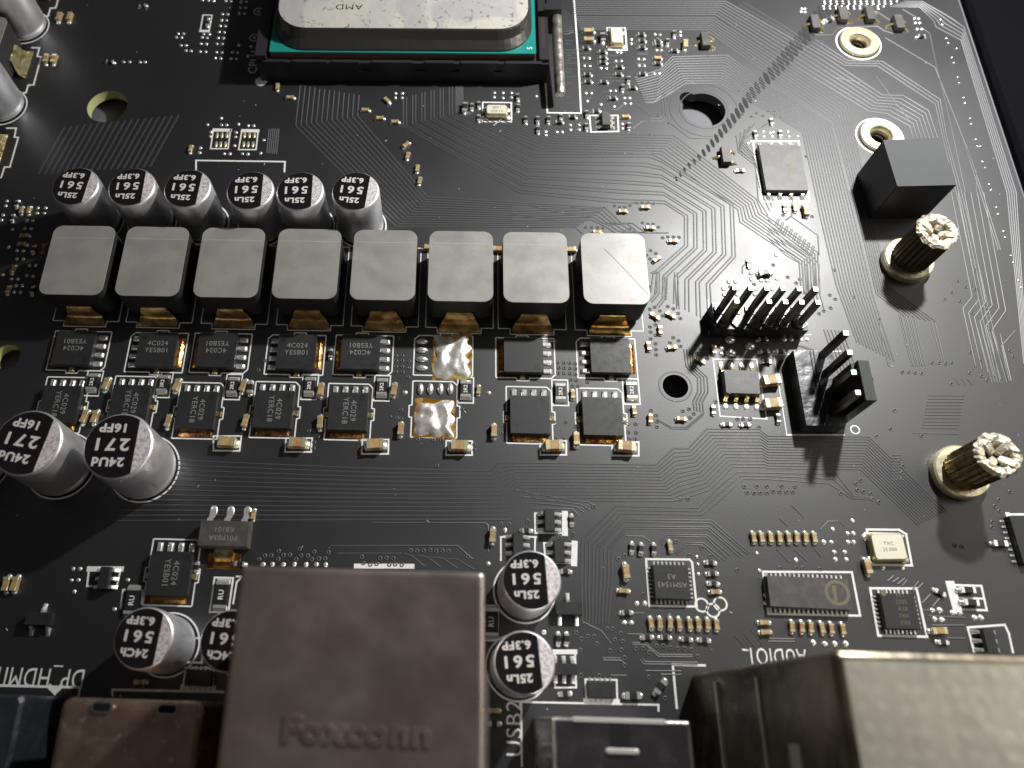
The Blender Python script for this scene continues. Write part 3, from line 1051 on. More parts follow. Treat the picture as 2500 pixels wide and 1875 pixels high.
def make_can(r, h, lines, ring_silk=True, plain=False):
    t = empty('polymer_capacitor', (0, 0, 0))
    m_ = MB()
    n = 48
    prof = [(r * .99, .35), (r * 1.0, .55), (r * 1.0, .9), (r * .965, 1.05), (r * .965, 1.25), (r * 1.0, 1.45), (r, h - .38), (r * .985, h - .16), (r * .955, h - .04), (r * .93, h)]
    m_.loft([circ(a, z, n) for a, z in prof], 'alu', top='alu_top', smooth=True, bottom=False)
    m_.obj('can', t)
    m_ = MB()
    m_.loft([circ(r * .9, .0, n), circ(r * .9, .4, n)], 'rubber')
    m_.obj('rubber_base', t)
    # printed black area: disc cut by a chord
    m_ = MB()
    rr = r * .935
    cx = r * .50
    a0 = math.acos(cx / rr)
    pts = [(rr * math.cos(a0 + (2 * PI - 2 * a0) * k / 40), rr * math.sin(a0 + (2 * PI - 2 * a0) * k / 40), h + .012) for k in range(41)]
    m_.add(pts, [tuple(range(41))], 'cap_print')
    pr = m_.obj('printed_top', t)
    ys = (.55, .06, -.46)
    sz = (.35, .50, .35)
    for s, yy, q in zip(lines, ys, sz):
        text(s, r * q, 'cap_text', pr, -r * .20, r * yy, h + .03, PI, bold=r * .014, sx=1.12 if len(s) > 3 else 1.18)
    return t


def silk_ring(x, y, r):
    ring(sk, Vector((x, y, 0)), r, r + .2, SZ, 'ink', 56)


CAP = make_can(3.15, 8.0, ('6.3FP', '561', '25Ln'))
caps = [(-58.0, 23.8), (-50.45, 23.8), (-43.0, 23.7), (-34.64, 23.5), (-28.05, 23.5), (-20.76, 23.6)]
names = ['leftmost in the row', 'second from left in the row', 'third from left in the row', 'fourth from left in the row', 'fifth from left in the row', 'rightmost in the row, standing a little apart']
for i, (x, y) in enumerate(caps):
    o = CAP if i == 0 else copy_tree(CAP, (x, y), 0)
    o.location = (x, y, 0)
    o.rotation_euler = (0, 0, math.radians([-4, 2, -2, 2, 2, -5][i]))
    tag(o, 'silver can capacitor printed 561 behind the inductors, ' + names[i], 'capacitor', 'small round capacitors behind the inductors')
    silk_ring(x, y, 3.35)
for i, (x, y, a) in enumerate(((1.07, -25.8, 0), (.16, -34.0, 0))):
    o = copy_tree(CAP, (x, y), math.radians(3 + 2 * i))
    tag(o, ['silver can capacitor printed 561 25Ln, by the corner of the big brown connector', 'silver can capacitor printed 561 25Ln, just above the small connector'][i],
        'capacitor', 'round capacitors beside the tall connector')
    silk_ring(x, y, 3.4)
C2 = make_can(3.15, 8.0, ('6.3FP', '561', '24Ch'))
for i, (x, y) in enumerate(((-38.9, -32.75), (-29.95, -32.75))):
    o = C2 if i == 0 else copy_tree(C2, (x, y), 0)
    o.location = (x, y, 0)
    o.rotation_euler = (0, 0, math.radians(-3))
    tag(o, ['silver can capacitor printed 561 24Ch, in front of the speckled brown shell', 'silver can capacitor printed 561, half hidden by the tall brown connector'][i],
        'capacitor', 'round capacitors at the lower left')
    silk_ring(x, y, 3.35)
C3 = make_can(4.0, 8.6, ('16FP', '271', '24Ud'))
for i, (x, y) in enumerate(((-66.2, -12.0), (-55.65, -12.15), (-45.2, -12.3))):
    o = C3 if i == 0 else copy_tree(C3, (x, y), 0)
    o.location = (x, y, 0)
    o.rotation_euler = (0, 0, math.radians([-9, -9, 0][i]))
    tag(o, 'large silver can capacitor printed 271, ' + ['cut off by the left edge', 'left of its twin', 'right one'][i], 'capacitor', 'large round capacitors at the left')
    silk_ring(x, y, 4.15)
C4 = make_can(3.3, 8.4, ('6.3FP', '561', '25Ln'))
for i, (x, y) in enumerate(((-77.3, 61.0), (-77.0, 44.5))):
    o = C4 if i == 0 else copy_tree(C4, (x, y), 0)
    o.location = (x, y, 0)
    tag(o, 'silver can cut off by the left edge, ' + ['upper one', 'lower one, left of the large board hole'][i], 'capacitor', 'round capacitors cut off at the upper left')
    silk_ring(x, y, 3.42)


# --- power transistors: body 6 x 4.9, four leads on +X, thermal tab on -X
def make_fet(lines, dull=False, leads=4):
    t = empty('power_transistor', (0, 0, 0))
    m_ = MB()
    b = 'epoxy'
    m_.loft([rrect(5.0, 4.9, .08, .05, 1, -.25), rrect(5.1, 5.0, .08, .45, 1, -.25), rrect(5.0, 4.85, .08, 1.0, 1, -.25)], b)
    m_.obj('body', t)
    m_ = MB()
    m_.loft([circ(.42, 1.004, 20, 1.55, -1.75), circ(.40, 1.008, 20, 1.55, -1.75)], 'res_black', smooth=False, bottom=False)
    m_.obj('index_mark', t)
    for k in range(4):
        m_ = MB()
        yy = -1.9 + 1.27 * k
        m_.loft([rrect(1.25, .72, .1, .01, 2, 2.85, yy), rrect(1.2, .66, .1, .16, 2, 2.85, yy), rrect(.9, .42, .1, .26, 2, 2.75, yy)], 'term_silver', smooth=True, bottom=False)
        m_.obj('lead', t)
    m_ = MB()
    m_.loft([rrect(.9, 4.3, .1, .01, 2, -3.05), rrect(.8, 4.2, .1, .12, 2, -3.0), rrect(.5, 3.9, .1, .3, 2, -2.9)], 'thermal_tab', smooth=True, bottom=False)
    m_.obj('thermal_tab', t)
    for s in (-1, 1):
        m_ = MB()
        m_.loft([rrect(.75, .7, .1, .01, 2, -.4, s * 2.7), rrect(.55, .5, .1, .22, 2, -.4, s * 2.65)], 'lead_bright', smooth=True, bottom=False)
        m_.obj('side_tab', t)
    return t


def fet_silk(x, y, rot):
    cs, sn = math.cos(rot), math.sin(rot)

    def w(a, b):
        return Vector((x + a * cs - b * sn, y + a * sn + b * cs, 0))
    q = [(-3.75, -2.85), (-1.1, -2.85), (-1.1, -3.2), (.5, -3.2), (.5, -2.85), (3.3, -2.85), (3.85, -2.3), (3.85, 2.85), (.5, 2.85), (.5, 3.2), (-1.1, 3.2), (-1.1, 2.85), (-3.75, 2.85), (-3.75, -2.85)]
    for a, b in zip(q, q[1:]):
        sk_seg(w(*a), w(*b), .17, SZ)


FET = make_fet(None)
fets = []
# upper row: (pos tile, leads side, print, print turned)
up = [('10', 640, 1335, 0, True, 1), ('10', 1345, 1350, PI, True, 0), ('10', 1870, 1355, 0, True, 1), ('11', 345, 1370, PI, True, 0),
      ('11', 905, 1372, 0, True, 1), None, ('f', 1132, 766, 0, False, 1), ('12', 845, 1400, PI, False, 0)]
used = False
c = T('11', 1618, 1405)
fet_silk(c.x, c.y, PI)
c = T('21', 1538, 210)
fet_silk(c.x, c.y, PI / 2)
for i, u in enumerate(up):
    if not u:
        continue
    k, px, py, rot, pr, turned = u
    c = T(k, px, py, 1.0)
    x = c.x + (.2 if rot == 0 else -.2)
    y = c.y
    o = FET if not used else copy_tree(FET, (x, y), rot)
    used = True
    o.location = (x, y, 0)
    o.rotation_euler = (0, 0, rot)
    fet_silk(x, y, rot)
    fets.append((o, rot, pr, turned))
    tag(o, 'black power transistor %s, below the %s inductor of the row' % ('printed 4C024 YESB01' if pr else 'with a blank scuffed face', ORDW[i]), 'transistor', 'power transistors in the upper row')
lo = [(146, 978), (317, 976), (480, 992), (668, 990), (850, 995), None, (1294, 1003), (1471, 1007)]
for i, u in enumerate(lo):
    if not u:
        continue
    c = P(u[0], u[1], 1.0)
    o = copy_tree(FET, (c.x, c.y - .2), PI / 2)
    fet_silk(c.x, c.y - .2, PI / 2)
    fets.append((o, PI / 2, i < 6, 2))
    tag(o, 'power transistor %s, lower row, %s' % ('printed 4C029 YERC18' if i < 6 else 'with a blank face',
        ['leftmost, behind the first large can', 'second from left, behind the second large can', 'third from left', 'fourth from left', 'fifth from left', '',
         'right of the bare patch', 'rightmost'][i]), 'transistor', 'power transistors in the lower row')
c = P(414, 1394, 1.0)
o = copy_tree(FET, (c.x, c.y), PI / 2)
fet_silk(c.x, c.y, PI / 2)
fets.append((o, PI / 2, True, 3))
tag(o, 'black power transistor printed 4C024 YESB01 standing alone above the lower left can', 'transistor')
# printing is added after copying so that each transistor carries its own words
for o, rot, pr, mode in fets:
    if not pr:
        continue
    if mode in (0, 1):
        a = (PI if mode == 1 else 0.0) - rot
        ln = ('4C024', 'YESB01')
        sgn = -1 if mode == 1 else 1
        for s, yy in zip(ln, (.45 * sgn, -.55 * sgn)):
            dx, dy = 0, yy
            cs, sn = math.cos(-rot), math.sin(-rot)
            text(s, .95, 'laser', o, dx * cs - dy * sn - .3, dx * sn + dy * cs + (.4 if mode else -.4), 1.006, a)
    else:
        ln = ('4C029', 'YERC18') if mode == 2 else ('4C024', 'YESB01')
        # reads downwards in the photograph
        for s, xx in zip(ln, (.65, -.35)):
            # world offset (xx, 0) -> local frame
            cs, sn = math.cos(-rot), math.sin(-rot)
            wx, wy = xx, -.2
            text(s, .98, 'laser', o, wx * cs - wy * sn, wx * sn + wy * cs, 1.006, -PI / 2 - rot)


# --- chip parts
def chip_proto(kind, size):
    L, W, H = {'2': (1.08, .54, .45), '3': (1.55, .72, .72), '5': (2.05, 1.25, 1.15), '4': (2.0, 1.25, .55)}[size]
    body = {'c': 'tan', 'r': 'res_black', 'w': 'res_black', 'd': 'tan_dark'}[kind]
    term = {'c': 'term', 'r': 'term_silver', 'w': 'term_silver', 'd': 'term'}[kind]
    if kind == 'w':
        H *= .8
    e = L * (.24 if kind != 'r' else .2)
    nm = 'chip_capacitor' if kind in 'cd' else 'chip_resistor'

    def shape(m_, x0, x1, g, name, z0=.04):
        b = .05
        w = W / 2 + g
        rr = [[(x0, -w, z), (x1, -w, z), (x1, w, z), (x0, w, z)] for z in (z0, H + g - b)]
        rr.append([(x0 + (b if x0 < 0 else 0) * 0, -w + b, H + g), (x1, -w + b, H + g), (x1, w - b, H + g), (x0, w - b, H + g)])
        m_.loft(rr, name)
    if size == '2':
        m_ = MB()
        shape(m_, -L / 2 + e, L / 2 - e, -.02, body)
        shape(m_, -L / 2, -L / 2 + e, 0.012, term)
        shape(m_, L / 2 - e, L / 2, 0.012, term)
        for s in (-1, 1):
            blob(m_, Vector((s * (L / 2 + .12), 0, 0)), .22, W * .55, .2, 'tin', 8)
        o = m_.obj(nm)
        return o
    t = empty(nm, (0, 0, 0))
    m_ = MB()
    shape(m_, -L / 2 + e, L / 2 - e, -.02, body)
    m_.obj('body', t)
    for s in (-1, 1):
        m_ = MB()
        if s < 0:
            shape(m_, -L / 2, -L / 2 + e, .015, term)
        else:
            shape(m_, L / 2 - e, L / 2, .015, term)
        blob(m_, Vector((s * (L / 2 + .14), 0, 0)), .30, W * .48, .28, 'tin', 10)
        m_.obj('terminal', t)
    return t


CHIPS = []   # (kind, size, x, y, angle)


def chips(k, s):
    for w in s.split(';'):
        w = w.split()
        if not w:
            continue
        kd, sz = w[0][0], w[0][1]
        H = {'2': .42, '3': .8, '5': 1.15, '4': .55}[sz]
        c = T(k, float(w[1]), float(w[2]), H)
        CHIPS.append((kd, sz, c.x, c.y, math.radians(float(w[3]))))


chips('00', "c3 500 128 90;c3 590 128 90;c3 388 490 90;c3 455 492 90;c2 1640 1275 90;r2 945 525 0;w2 1225 40 20;r2 1788 192 90")
chips('01', "c2 183 740 90;c2 293 832 0;c2 1128 857 -45;c2 942 940 0;c2 1067 1010 0;c2 1198 1042 0;c2 1293 1240 40;c2 1307 1335 80;c2 1390 1445 90;c2 1410 1550 85;r3 1800 910 90;w2 1860 910 90;w2 1920 895 90;w2 1920 1010 90")
chips('02', "c3 665 250 0;c3 665 325 0;r3 785 308 90;c3 1500 365 85;r2 637 408 0;r2 780 440 0;r2 785 490 0;r2 785 530 0;r2 925 570 0;r2 650 635 0;r2 918 635 0;r2 655 698 0;r2 792 700 0;r2 1120 345 0;r2 1122 405 0;r2 1125 630 0;r2 1258 540 0;c2 1258 493 0;r2 1040 750 0;r2 870 840 0;r2 1343 355 90;r2 1005 680 90;r2 955 750 90;r2 1115 290 0;r2 1400 285 90;r2 1400 430 0;r2 725 950 0;r2 520 1000 0;r2 642 1085 90;r2 405 1045 0;r2 645 975 90;r2 315 1025 90;r2 222 1025 90;r2 225 1110 90;r2 118 1025 90;r2 50 830 90;r2 52 920 90;c2 980 998 0;r2 1008 1080 90;w2 422 1000 90;r2 1260 375 0;r2 1255 350 0;w2 1970 1463 0;r2 2100 1150 90")
chips('03', "w2 35 1040 90;w2 110 1145 90;r2 1325 305 0;w3 535 155 30")
chips('z', "c2 265 370 90;c2 360 370 90;c2 303 690 0;c2 275 800 0;c2 160 1120 80;c2 95 1380 80;w2 205 290 90;w2 150 470 90;w2 415 865 90;w2 405 1385 90")
chips('11', "c3 1500 460 0;c3 2090 475 0;r2 640 1385 90")
chips('12', "c3 505 480 0;c2 955 155 0;c2 1150 120 0;c2 1192 298 0;c2 1390 412 0;c2 1250 570 40;c2 735 335 0;c2 1235 1060 -40;c2 1370 1050 -30;c2 1280 1180 90;c2 1180 1320 90;c2 1380 1330 0;c2 1625 1440 -30;c2 1745 1350 90;w2 2045 605 90;r3 2190 680 0")
chips('13', "w2 150 125 90;c2 235 125 90;c3 335 140 90")
chips('s', "r2 1863 827 0;r2 1867 857 0;r2 1906 857 0;r2 1872 882 0;r2 1901 1020 90;c5 1886 925 10;c5 1890 982 8")
chips('10', "c3 905 1640 80;c3 1515 1650 80;c3 2090 1655 80")
chips('20', "c3 718 265 80;c3 808 265 80;c3 1445 300 85;c3 2110 300 85;c5 1950 480 0;c2 2180 1115 90;w2 1690 1570 90;w3 2150 10 90;r2 2065 1540 0")
chips('21', "c3 555 30 88;c3 1187 28 88;c2 1918 38 90;c3 548 310 88;c3 1245 370 90;c3 2052 385 90;c5 355 488 0;c5 1025 500 0;c5 1755 512 0;c3 2040 1290 90")
chips('22', "c2 525 75 90;c2 1055 215 90;c2 1195 285 90;c2 1462 288 0;c3 558 455 90;w2 1740 210 90;w2 1855 335 0;w2 2015 338 0;c5 365 510 0;c5 993 518 0;w2 515 1160 90;w2 125 1252 0;w2 462 1605 0;r2 1115 1410 90;r2 1225 1410 90;w2 1035 1400 90;c2 1365 1385 90;w2 1715 1530 0;w2 1730 1625 0;c3 988 1600 90;c2 2085 1310 90;c2 2155 1310 90")
chips('23', "c2 28 1312 90;c2 105 1312 90;c2 182 1312 90;c2 255 1312 90;c2 330 1312 90;c2 405 1312 90;c3 872 1560 95;w3 2020 1360 0")
chips('30', "c2 1205 918 0;c3 40 68 90;c3 115 68 90;w2 835 560 0".replace(";w2 835 560 0", ""))
chips('31', "c2 2050 1165 0;w2 2055 1280 0")
chips('32', "r2 400 545 90;r2 472 545 90;w2 460 1020 0;w3 1050 1035 0;w3 1290 960 50;c2 965 130 0;w2 990 320 0;c2 1200 408 90;c2 1278 408 90;c2 1367 410 90;c2 1445 412 90;c2 1535 415 90;c2 1610 415 90;c2 1690 418 90;c2 1768 422 90;w2 1168 533 0;w2 1323 535 0;w2 1505 550 0;w2 1660 558 0;w2 1740 70 0;c2 1755 140 0;c2 2180 405 0;c2 2190 488 0")
chips('33', "c2 212 440 90;c2 297 442 90;c2 375 445 90;c2 470 450 90;c2 552 455 90;c2 650 460 90;w2 1490 145 -35;c3 1490 475 0;w2 1515 575 0;r3 1735 122 0;r3 1765 230 0")

LAND = [('the keyhole', h2), ('the large board hole', h1), ('the small round board hole', h4), ('the black cube', P(2240, 430)), ('the upper brass ring', INS[0]),
        ('the lower brass ring', INS[1]), ('the upper brass post', P(2232, 620)), ('the lower brass post', P(2354, 1150)), ('the metal lever', P(1370, 150)),
        ('the processor socket', P(900, 190)), ('the twelve-hole pin header', P(1860, 780)), ('the fan header', P(2000, 960)), ('the square grey chip', P(1910, 420)),
        ('the eight-legged chip', P(1803, 940)), ('the square chip in the white frame', P(1640, 1420)), ('the long chip', P(1985, 1448)), ('the small right-hand chip', P(2190, 1490)),
        ('the tall brown connector', P(900, 1400)), ('the upper lone can', P(1290, 1440)), ('the lower lone can', P(1275, 1640)), ('the metal crystal by the socket', P(1215, 268)),
        ('the upright crystal', P(1505, 88)), ('the gold-framed crystal', P(2170, 1335)), ('the three-pin regulator', P(545, 1300)), ('the lower left can', P(350, 1580)),
        ('the pair of large cans', P(250, 1150)), ('the left inductor', P(205, 800)), ('the right end of the inductor row', P(1560, 700)), ('the left board edge', P(20, 620)),
        ('the upper left cans', P(60, 140)), ('the ten-pin chip by the small connector', P(1470, 1690)), ('the bare solder patch', P(1058, 1010)),
        ('the middle of the transistor rows', P(760, 1060)), ('the left transistors', P(420, 1010)), ('the right transistors', P(1400, 1060)), ('the silver shell', P(2250, 1570)),
        ('the can row', P(620, 400))]
protos = {}
recs = []
for (kd, sz, x, y, a) in CHIPS:
    kk = (kd, sz)
    if kk not in protos:
        o = protos[kk] = chip_proto(kd, sz)
    else:
        o = copy_tree(protos[kk], (x, y), a)
    o.location = (x, y, 0)
    o.rotation_euler = (0, 0, a + random.uniform(-.09, .09))
    look = {'c': 'tan capacitor', 'd': 'tan capacitor', 'r': 'black resistor', 'w': 'dark silver-ended resistor'}[kd]
    look = {'2': 'tiny ', '3': 'small ', '5': 'largish ', '4': 'flat '}[sz] + look
    li = min(range(len(LAND)), key=lambda i: (LAND[i][1].xy - Vector((x, y))).length)
    d = Vector((x, y)) - LAND[li][1].xy
    if abs(d.x) > abs(d.y) * 1.0:
        side = 'right of' if d.x > 0 else 'left of'
    else:
        side = 'above' if d.y > 0 else 'below'
    recs.append((o, look, LAND[li][0], side, x, y, kd))
grp = {}
for r in recs:
    grp.setdefault(r[1:4], []).append(r)
for (look, land, side), rs in grp.items():
    n = len(rs)
    xs = [r[4] for r in rs]
    ys = [r[5] for r in rs]
    byx = (max(xs) - min(xs)) >= (max(ys) - min(ys))
    rs.sort(key=(lambda r: r[4]) if byx else (lambda r: -r[5]))
    for i, r in enumerate(rs):
        if n == 1:
            l = '%s %s %s' % (look, side, land)
        else:
            if i == 0:
                w = 'leftmost' if byx else 'topmost'
            elif i == n - 1:
                w = 'rightmost' if byx else 'lowest'
            else:
                w = ORDW[i] + (' from left' if byx else ' from top')
            l = '%s %s %s, %s' % (look, side, land, w)
        tag(r[0], l, 'capacitor' if r[6] in 'cd' else 'resistor', look + 's on the board' if False else ('chip capacitors on the board' if r[6] in 'cd' else 'chip resistors on the board'))


# --- printed 2R2 resistors and their curved outlines
def make_mark_res(word, L=2.6, W=1.45, size=.95):
    t = empty('marked_resistor', (0, 0, 0))
    m_ = MB()
    m_.box(-L / 2 + .35, L / 2 - .35, -W / 2, W / 2, .05, .5, 'res_black')
    m_.obj('body', t)
    for s in (-1, 1):
        m_ = MB()
        m_.loft([rrect(.62, W + .15, .1, .01, 2, s * (L / 2 + .02)), rrect(.5, W + .05, .1, .30, 2, s * (L / 2 - .08)), rrect(.32, W, .05, .52, 2, s * (L / 2 - .2))], 'term_silver', bottom=False)
        m_.obj('terminal', t)
    text(word, size, 'ink', t, 0, 0, .51, 0, bold=.01)
    return t


R2 = make_mark_res('2R2', 2.15, 1.3, .66)
pos = [(224, 932), (396, 936), (567, 941), (755, 941), (932, 944), (1137, 949), (1369, 955), (1543, 952)]
for i, (px, py) in enumerate(pos):
    c = P(px, py, .5)
    o = R2 if i == 0 else copy_tree(R2, (c.x, c.y), PI / 2)
    o.location = (c.x, c.y, 0)
    o.rotation_euler = (0, 0, PI / 2)
    ink_box(c, 2.0, 3.5, .17)
    tag(o, 'black resistor printed 2R2, %s of the eight between the transistors' % ('leftmost' if i == 0 else 'rightmost' if i == 7 else ORDW[i] + ' from left'), 'resistor', 'resistors printed 2R2')
R3 = make_mark_res('RU', 3.0, 1.5, .85)
for i, (k, px, py) in enumerate((('30', 1905, 165), ('30', 1135, 215), ('31', 2030, 400))):
    c = T(k, px, py, .5)
    o = R3 if i == 0 else copy_tree(R3, (c.x, c.y), PI / 2)
    o.location = (c.x, c.y, 0)
    o.rotation_euler = (0, 0, PI / 2)
    tag(o, ['dark marked resistor in a white frame beside the tall brown connector', 'dark marked resistor half hidden behind the lower left can',
            'dark marked resistor between the tall connector and two lone cans'][i], 'resistor', 'marked resistors by the connectors')


# --- small outline transistors
def make_sot(nl, nr, L=2.9, W=1.35, grey=True, long=0.0, H=1.05):
    """body long along Y, leads on -X (nl) and +X (nr)"""
    t = empty('small_transistor' if nl + nr < 5 else 'small_chip', (0, 0, 0))
    m_ = MB()
    m_.loft([rrect(W - .12, L - .12, .05, .12, 1), rrect(W, L, .06, .5, 1), rrect(W - .16, L - .12, .05, H, 1)], 'epoxy' if not grey else 'epoxy_grey')
    m_.obj('body', t)
    for s, n in ((-1, nl), (1, nr)):
        for k in range(n):
            yy = 0 if n == 1 else -.95 + 1.9 * k / (n - 1)
            m_ = MB()
            m_.loft([rrect(1.0 + long, .5, .08, .01, 2, s * (W / 2 + .55 + long / 2), yy), rrect(.8 + long, .42, .08, .14, 2, s * (W / 2 + .45 + long / 2), yy),
                     rrect(.3, .36, .05, .5, 2, s * (W / 2 + .1), yy)], 'lead_bright' if grey else 'term_silver', smooth=True, bottom=False)
            m_.obj('lead', t)
    return t


S3 = make_sot(1, 2)
sots = [('02', 1672, 330, 0, 'small grey transistor above and right of the keyhole'),
        ('03', 412, 180, 0, 'small grey transistor, leftmost of the four above the upper brass ring'),
        ('03', 650, 108, 0, 'small grey transistor, second of the four above the upper brass ring'),
        ('03', 885, 105, 0, 'small grey transistor, third of the four above the upper brass ring'),
        ('03', 1135, 180, 0, 'small grey transistor, rightmost of the four above the upper brass ring'),
        ('02', 1850, 1325, 0, 'small grey transistor between the keyhole and the square grey chip')]
for i, (k, px, py, a, l) in enumerate(sots):
    c = T(k, px, py, 1.05)
    o = S3 if i == 0 else copy_tree(S3, (c.x, c.y), a)
    o.location = (c.x, c.y, 0)
    tag(o, l, 'transistor', 'small three-legged transistors')
S3b = make_sot(2, 1, 3.0, 1.5, False)
for i, (k, px, py, a, l) in enumerate((('32', 492, 280, -PI / 2, 'small black transistor with legs above and below, right of the upper lone can'),
                                       ('30', 330, 372, -PI / 2, 'small dark transistor with shiny legs at the lower left'))):
    c = T(k, px, py, 1.05)
    o = S3b if i == 0 else copy_tree(S3b, (c.x, c.y), a)
    o.location = (c.x, c.y, 0)
    o.rotation_euler = (0, 0, PI / 2)
    tag(o, l, 'transistor', 'small black transistors')
S6 = make_sot(3, 3, 2.6, 1.25, False, long=-.25)
for i, (k, px, py, a, l) in enumerate((('22', 328, 1165, 0, 'small six-legged chip in a white frame above the upper lone can'),
                                       ('22', 55, 1365, 0, 'small six-legged chip tucked behind the top of the upper lone can'),
                                       ('22', 412, 1430, 0, 'small six-legged chip just right of the upper lone can, in a white frame'),
                                       ('32', 458, 805, PI / 2, 'small six-legged chip turned sideways, right of the lower lone can'),
                                       ('02', 812, 1015, 0, 'small grey six-legged chip below the end of the metal lever'),
                                       ('s', 253, 1410, PI / 2 * 0, 'small six-legged chip in a white frame at the lower left'),
                                       ('33', 1920, 560, 0, 'small chip in a white bracket at the top edge of the silver shell'))):
    c = T(k, px, py, 1.05)
    o = S6 if i == 0 else copy_tree(S6, (c.x, c.y), a)
    o.location = (c.x, c.y, 0)
    o.rotation_euler = (0, 0, a)
    tag(o, l, 'chip', 'small six-legged chips')
    if i == 4:
        for ch in o.children:
            if ch.name.startswith('body'):
                ch.data = ch.data.copy()
                ch.data.materials[0] = MATS['epoxy_grey']


# --- leadless and legged chips
def make_ic(name, c, w, l, h, n_x, n_y, bodym, rot=0.0, pin=(.22, .5), out=.25, label='', cat='chip', dot=None, per_side_parts=False):
    t = empty(name, (c.x, c.y, 0), rot)
    m_ = MB()
    m_.loft([rrect(w, l, .05, .06, 1), rrect(w, l, .05, h * .5, 1), rrect(w - .1, l - .1, .05, h, 1)], bodym)
    m_.obj('body', t)
    m_ = MB()

    def pinbox(x, y, a, b):
        m_.loft([rrect(a, b, .03, .01, 1, x, y), rrect(a * .9, b * .9, .03, .12, 1, x, y)], 'tin', bottom=False)
    for s in (-1, 1):
        for k in range(n_x):
            x = -w / 2 + w * (k + .7) / (n_x + .4)
            pinbox(x, s * (l / 2 + out), pin[0], pin[1])
        for k in range(n_y):
            y = -l / 2 + l * (k + .7) / (n_y + .4)
            pinbox(s * (w / 2 + out), y, pin[1], pin[0])
    if m_.f:
        tag(m_.obj('solder_pins', t), kind='stuff')
    if dot:
        m_ = MB()
        m_.loft([circ(.32, h + .003, 16, *dot), circ(.3, h + .006, 16, *dot)], 'laser_gold', bottom=False)
        m_.obj('index_mark', t)
    tag(t, label, cat)
    return t


# square grey chip, upper right
qc = P(1912, 405, .9)
QW, QL = 6.9, 7.9
q = [P(1852, 353.5, .9), P(1953, 352, .9), P(1974, 465, .9), P(1870, 465, .9)]
cc = sum(q, Vector((0, 0, 0))) / 4
t = make_ic('square_chip', cc, (q[1] - q[0]).length, (q[3] - q[0]).length, 1.6 - .7, 0, 0, 'epoxy_grey', 0, label='square grey chip with faint gold print, left of the black cube')
for s in (-1, 1):
    for k in range(4):
        m_ = MB()
        x = -2.4 + 1.55 * k
        yy = s * ((q[3] - q[0]).length / 2 + .45)
        m_.loft([rrect(.62, .95, .1, .01, 2, x, yy), rrect(.5, .8, .1, .2, 2, x, yy), rrect(.4, .3, .1, .4, 2, x, yy - s * .3)], 'tin', smooth=True, bottom=False)
        m_.obj('lead', t)
text('25L6', 1.6, 'laser_gold', t, 1.2, .3, .905, -PI / 2)
# eight-legged chip with maker's name
q = [T('12', 1820, 1530, 1.3), T('12', 2115, 1530, 1.3), P(1861, 960.5, 1.3), P(1772, 961, 1.3)]
cc = sum(q, Vector((0, 0, 0))) / 4
w_, l_ = (q[1] - q[0]).length, (q[3] - q[0]).length
t = make_ic('eight_legged_chip', cc, w_, l_, 1.3, 0, 0, 'epoxy_grey', math.radians(-1), label='grey eight-legged chip with a maker name, left of the fan header', dot=None)
for s in (-1, 1):
    for k in range(4):
        x = -1.95 + 1.3 * k
        y0 = l_ / 2
        prof = [(y0 - .02, .75), (y0 + .25, .72), (y0 + .5, .3), (y0 + .75, .12), (y0 + 1.35, .08), (y0 + 1.4, .0)]
        vs = []
        for (yy, z) in prof:
            vs += [(x - .24, s * yy, z), (x + .24, s * yy, z)]
        fs = [(2 * a, 2 * a + 1, 2 * a + 3, 2 * a + 2) for a in range(len(prof) - 1)]
        m_ = MB()
        m_.add(vs, fs, 'lead_bright', True)
        blob(m_, Vector((x, s * (y0 + 1.2), 0)), .42, .6, .12, 'tin', 10)
        m_.obj('lead', t)
text('nuvoTon', .95, 'res_black', t, 0, .9, 1.306, 0, bold=.012)
text('3947', .8, 'res_black', t, .6, -.1, 1.306, 0)
m_ = MB()
m_.loft([circ(.2, 1.304, 14, -1.7, -1.5), circ(.19, 1.306, 14, -1.7, -1.5)], 'res_black', bottom=False)
m_.obj('index_mark', t)
# square chip in the white frame
q = [T('22', 1215, 1545, .9), T('22', 1520, 1548, .9), T('32', 1545, 205, .9), T('32', 1237, 202, .9)]
cc = sum(q, Vector((0, 0, 0))) / 4
t = make_ic('square_chip', cc, (q[1] - q[0]).length, (q[3] - q[0]).length, .9, 8, 8, 'epoxy', 0, (.22, .5), .22, 'square black chip inside a white frame, right of the lone cans')
for s, yy in (('ASM1543', .3), ('A3', -.6)):
    text(s, .8, 'laser', t, 0, -yy, .905, PI)
# long chip
q = [P(1868, 1406, 1.0), P(2066, 1407, 1.0), P(2087, 1491, 1.0), P(1884, 1483, 1.0)]
cc = sum(q, Vector((0, 0, 0))) / 4
t = make_ic('long_chip', cc, (q[1] - q[0]).length, (q[3] - q[0]).length, 1.0, 17, 0, 'epoxy_grey', math.radians(-1), (.24, .5), .24, 'long grey chip with a gold logo and two rows of pins')
m_ = MB()
ring(m_, Vector((3.1, .1, 0)), 1.05, 1.4, 1.006, 'laser_gold', 32)
m_.box(2.6, 3.0, -.9, .9, 1.005, 1.007, 'laser_gold')
m_.obj('logo', t)
# right-hand chip
q = [T('33', 960, 150, .9), T('33', 1255, 150, .9), T('33', 1330, 460, .9), T('33', 1020, 462, .9)]
cc = sum(q, Vector((0, 0, 0))) / 4
t = make_ic('square_chip', cc, (q[1] - q[0]).length, (q[3] - q[0]).length, .9, 8, 8, 'epoxy', 0, (.22, .5), .24, 'small square chip with blurred gold print, right of the long chip', dot=(-1.5, 1.9))
for k, s in enumerate(('F71', '2505', 'A18', '74X', 'C02')):
    text(s, .6, 'laser_gold', t, .3, 1.7 - .75 * k, .906, 0)
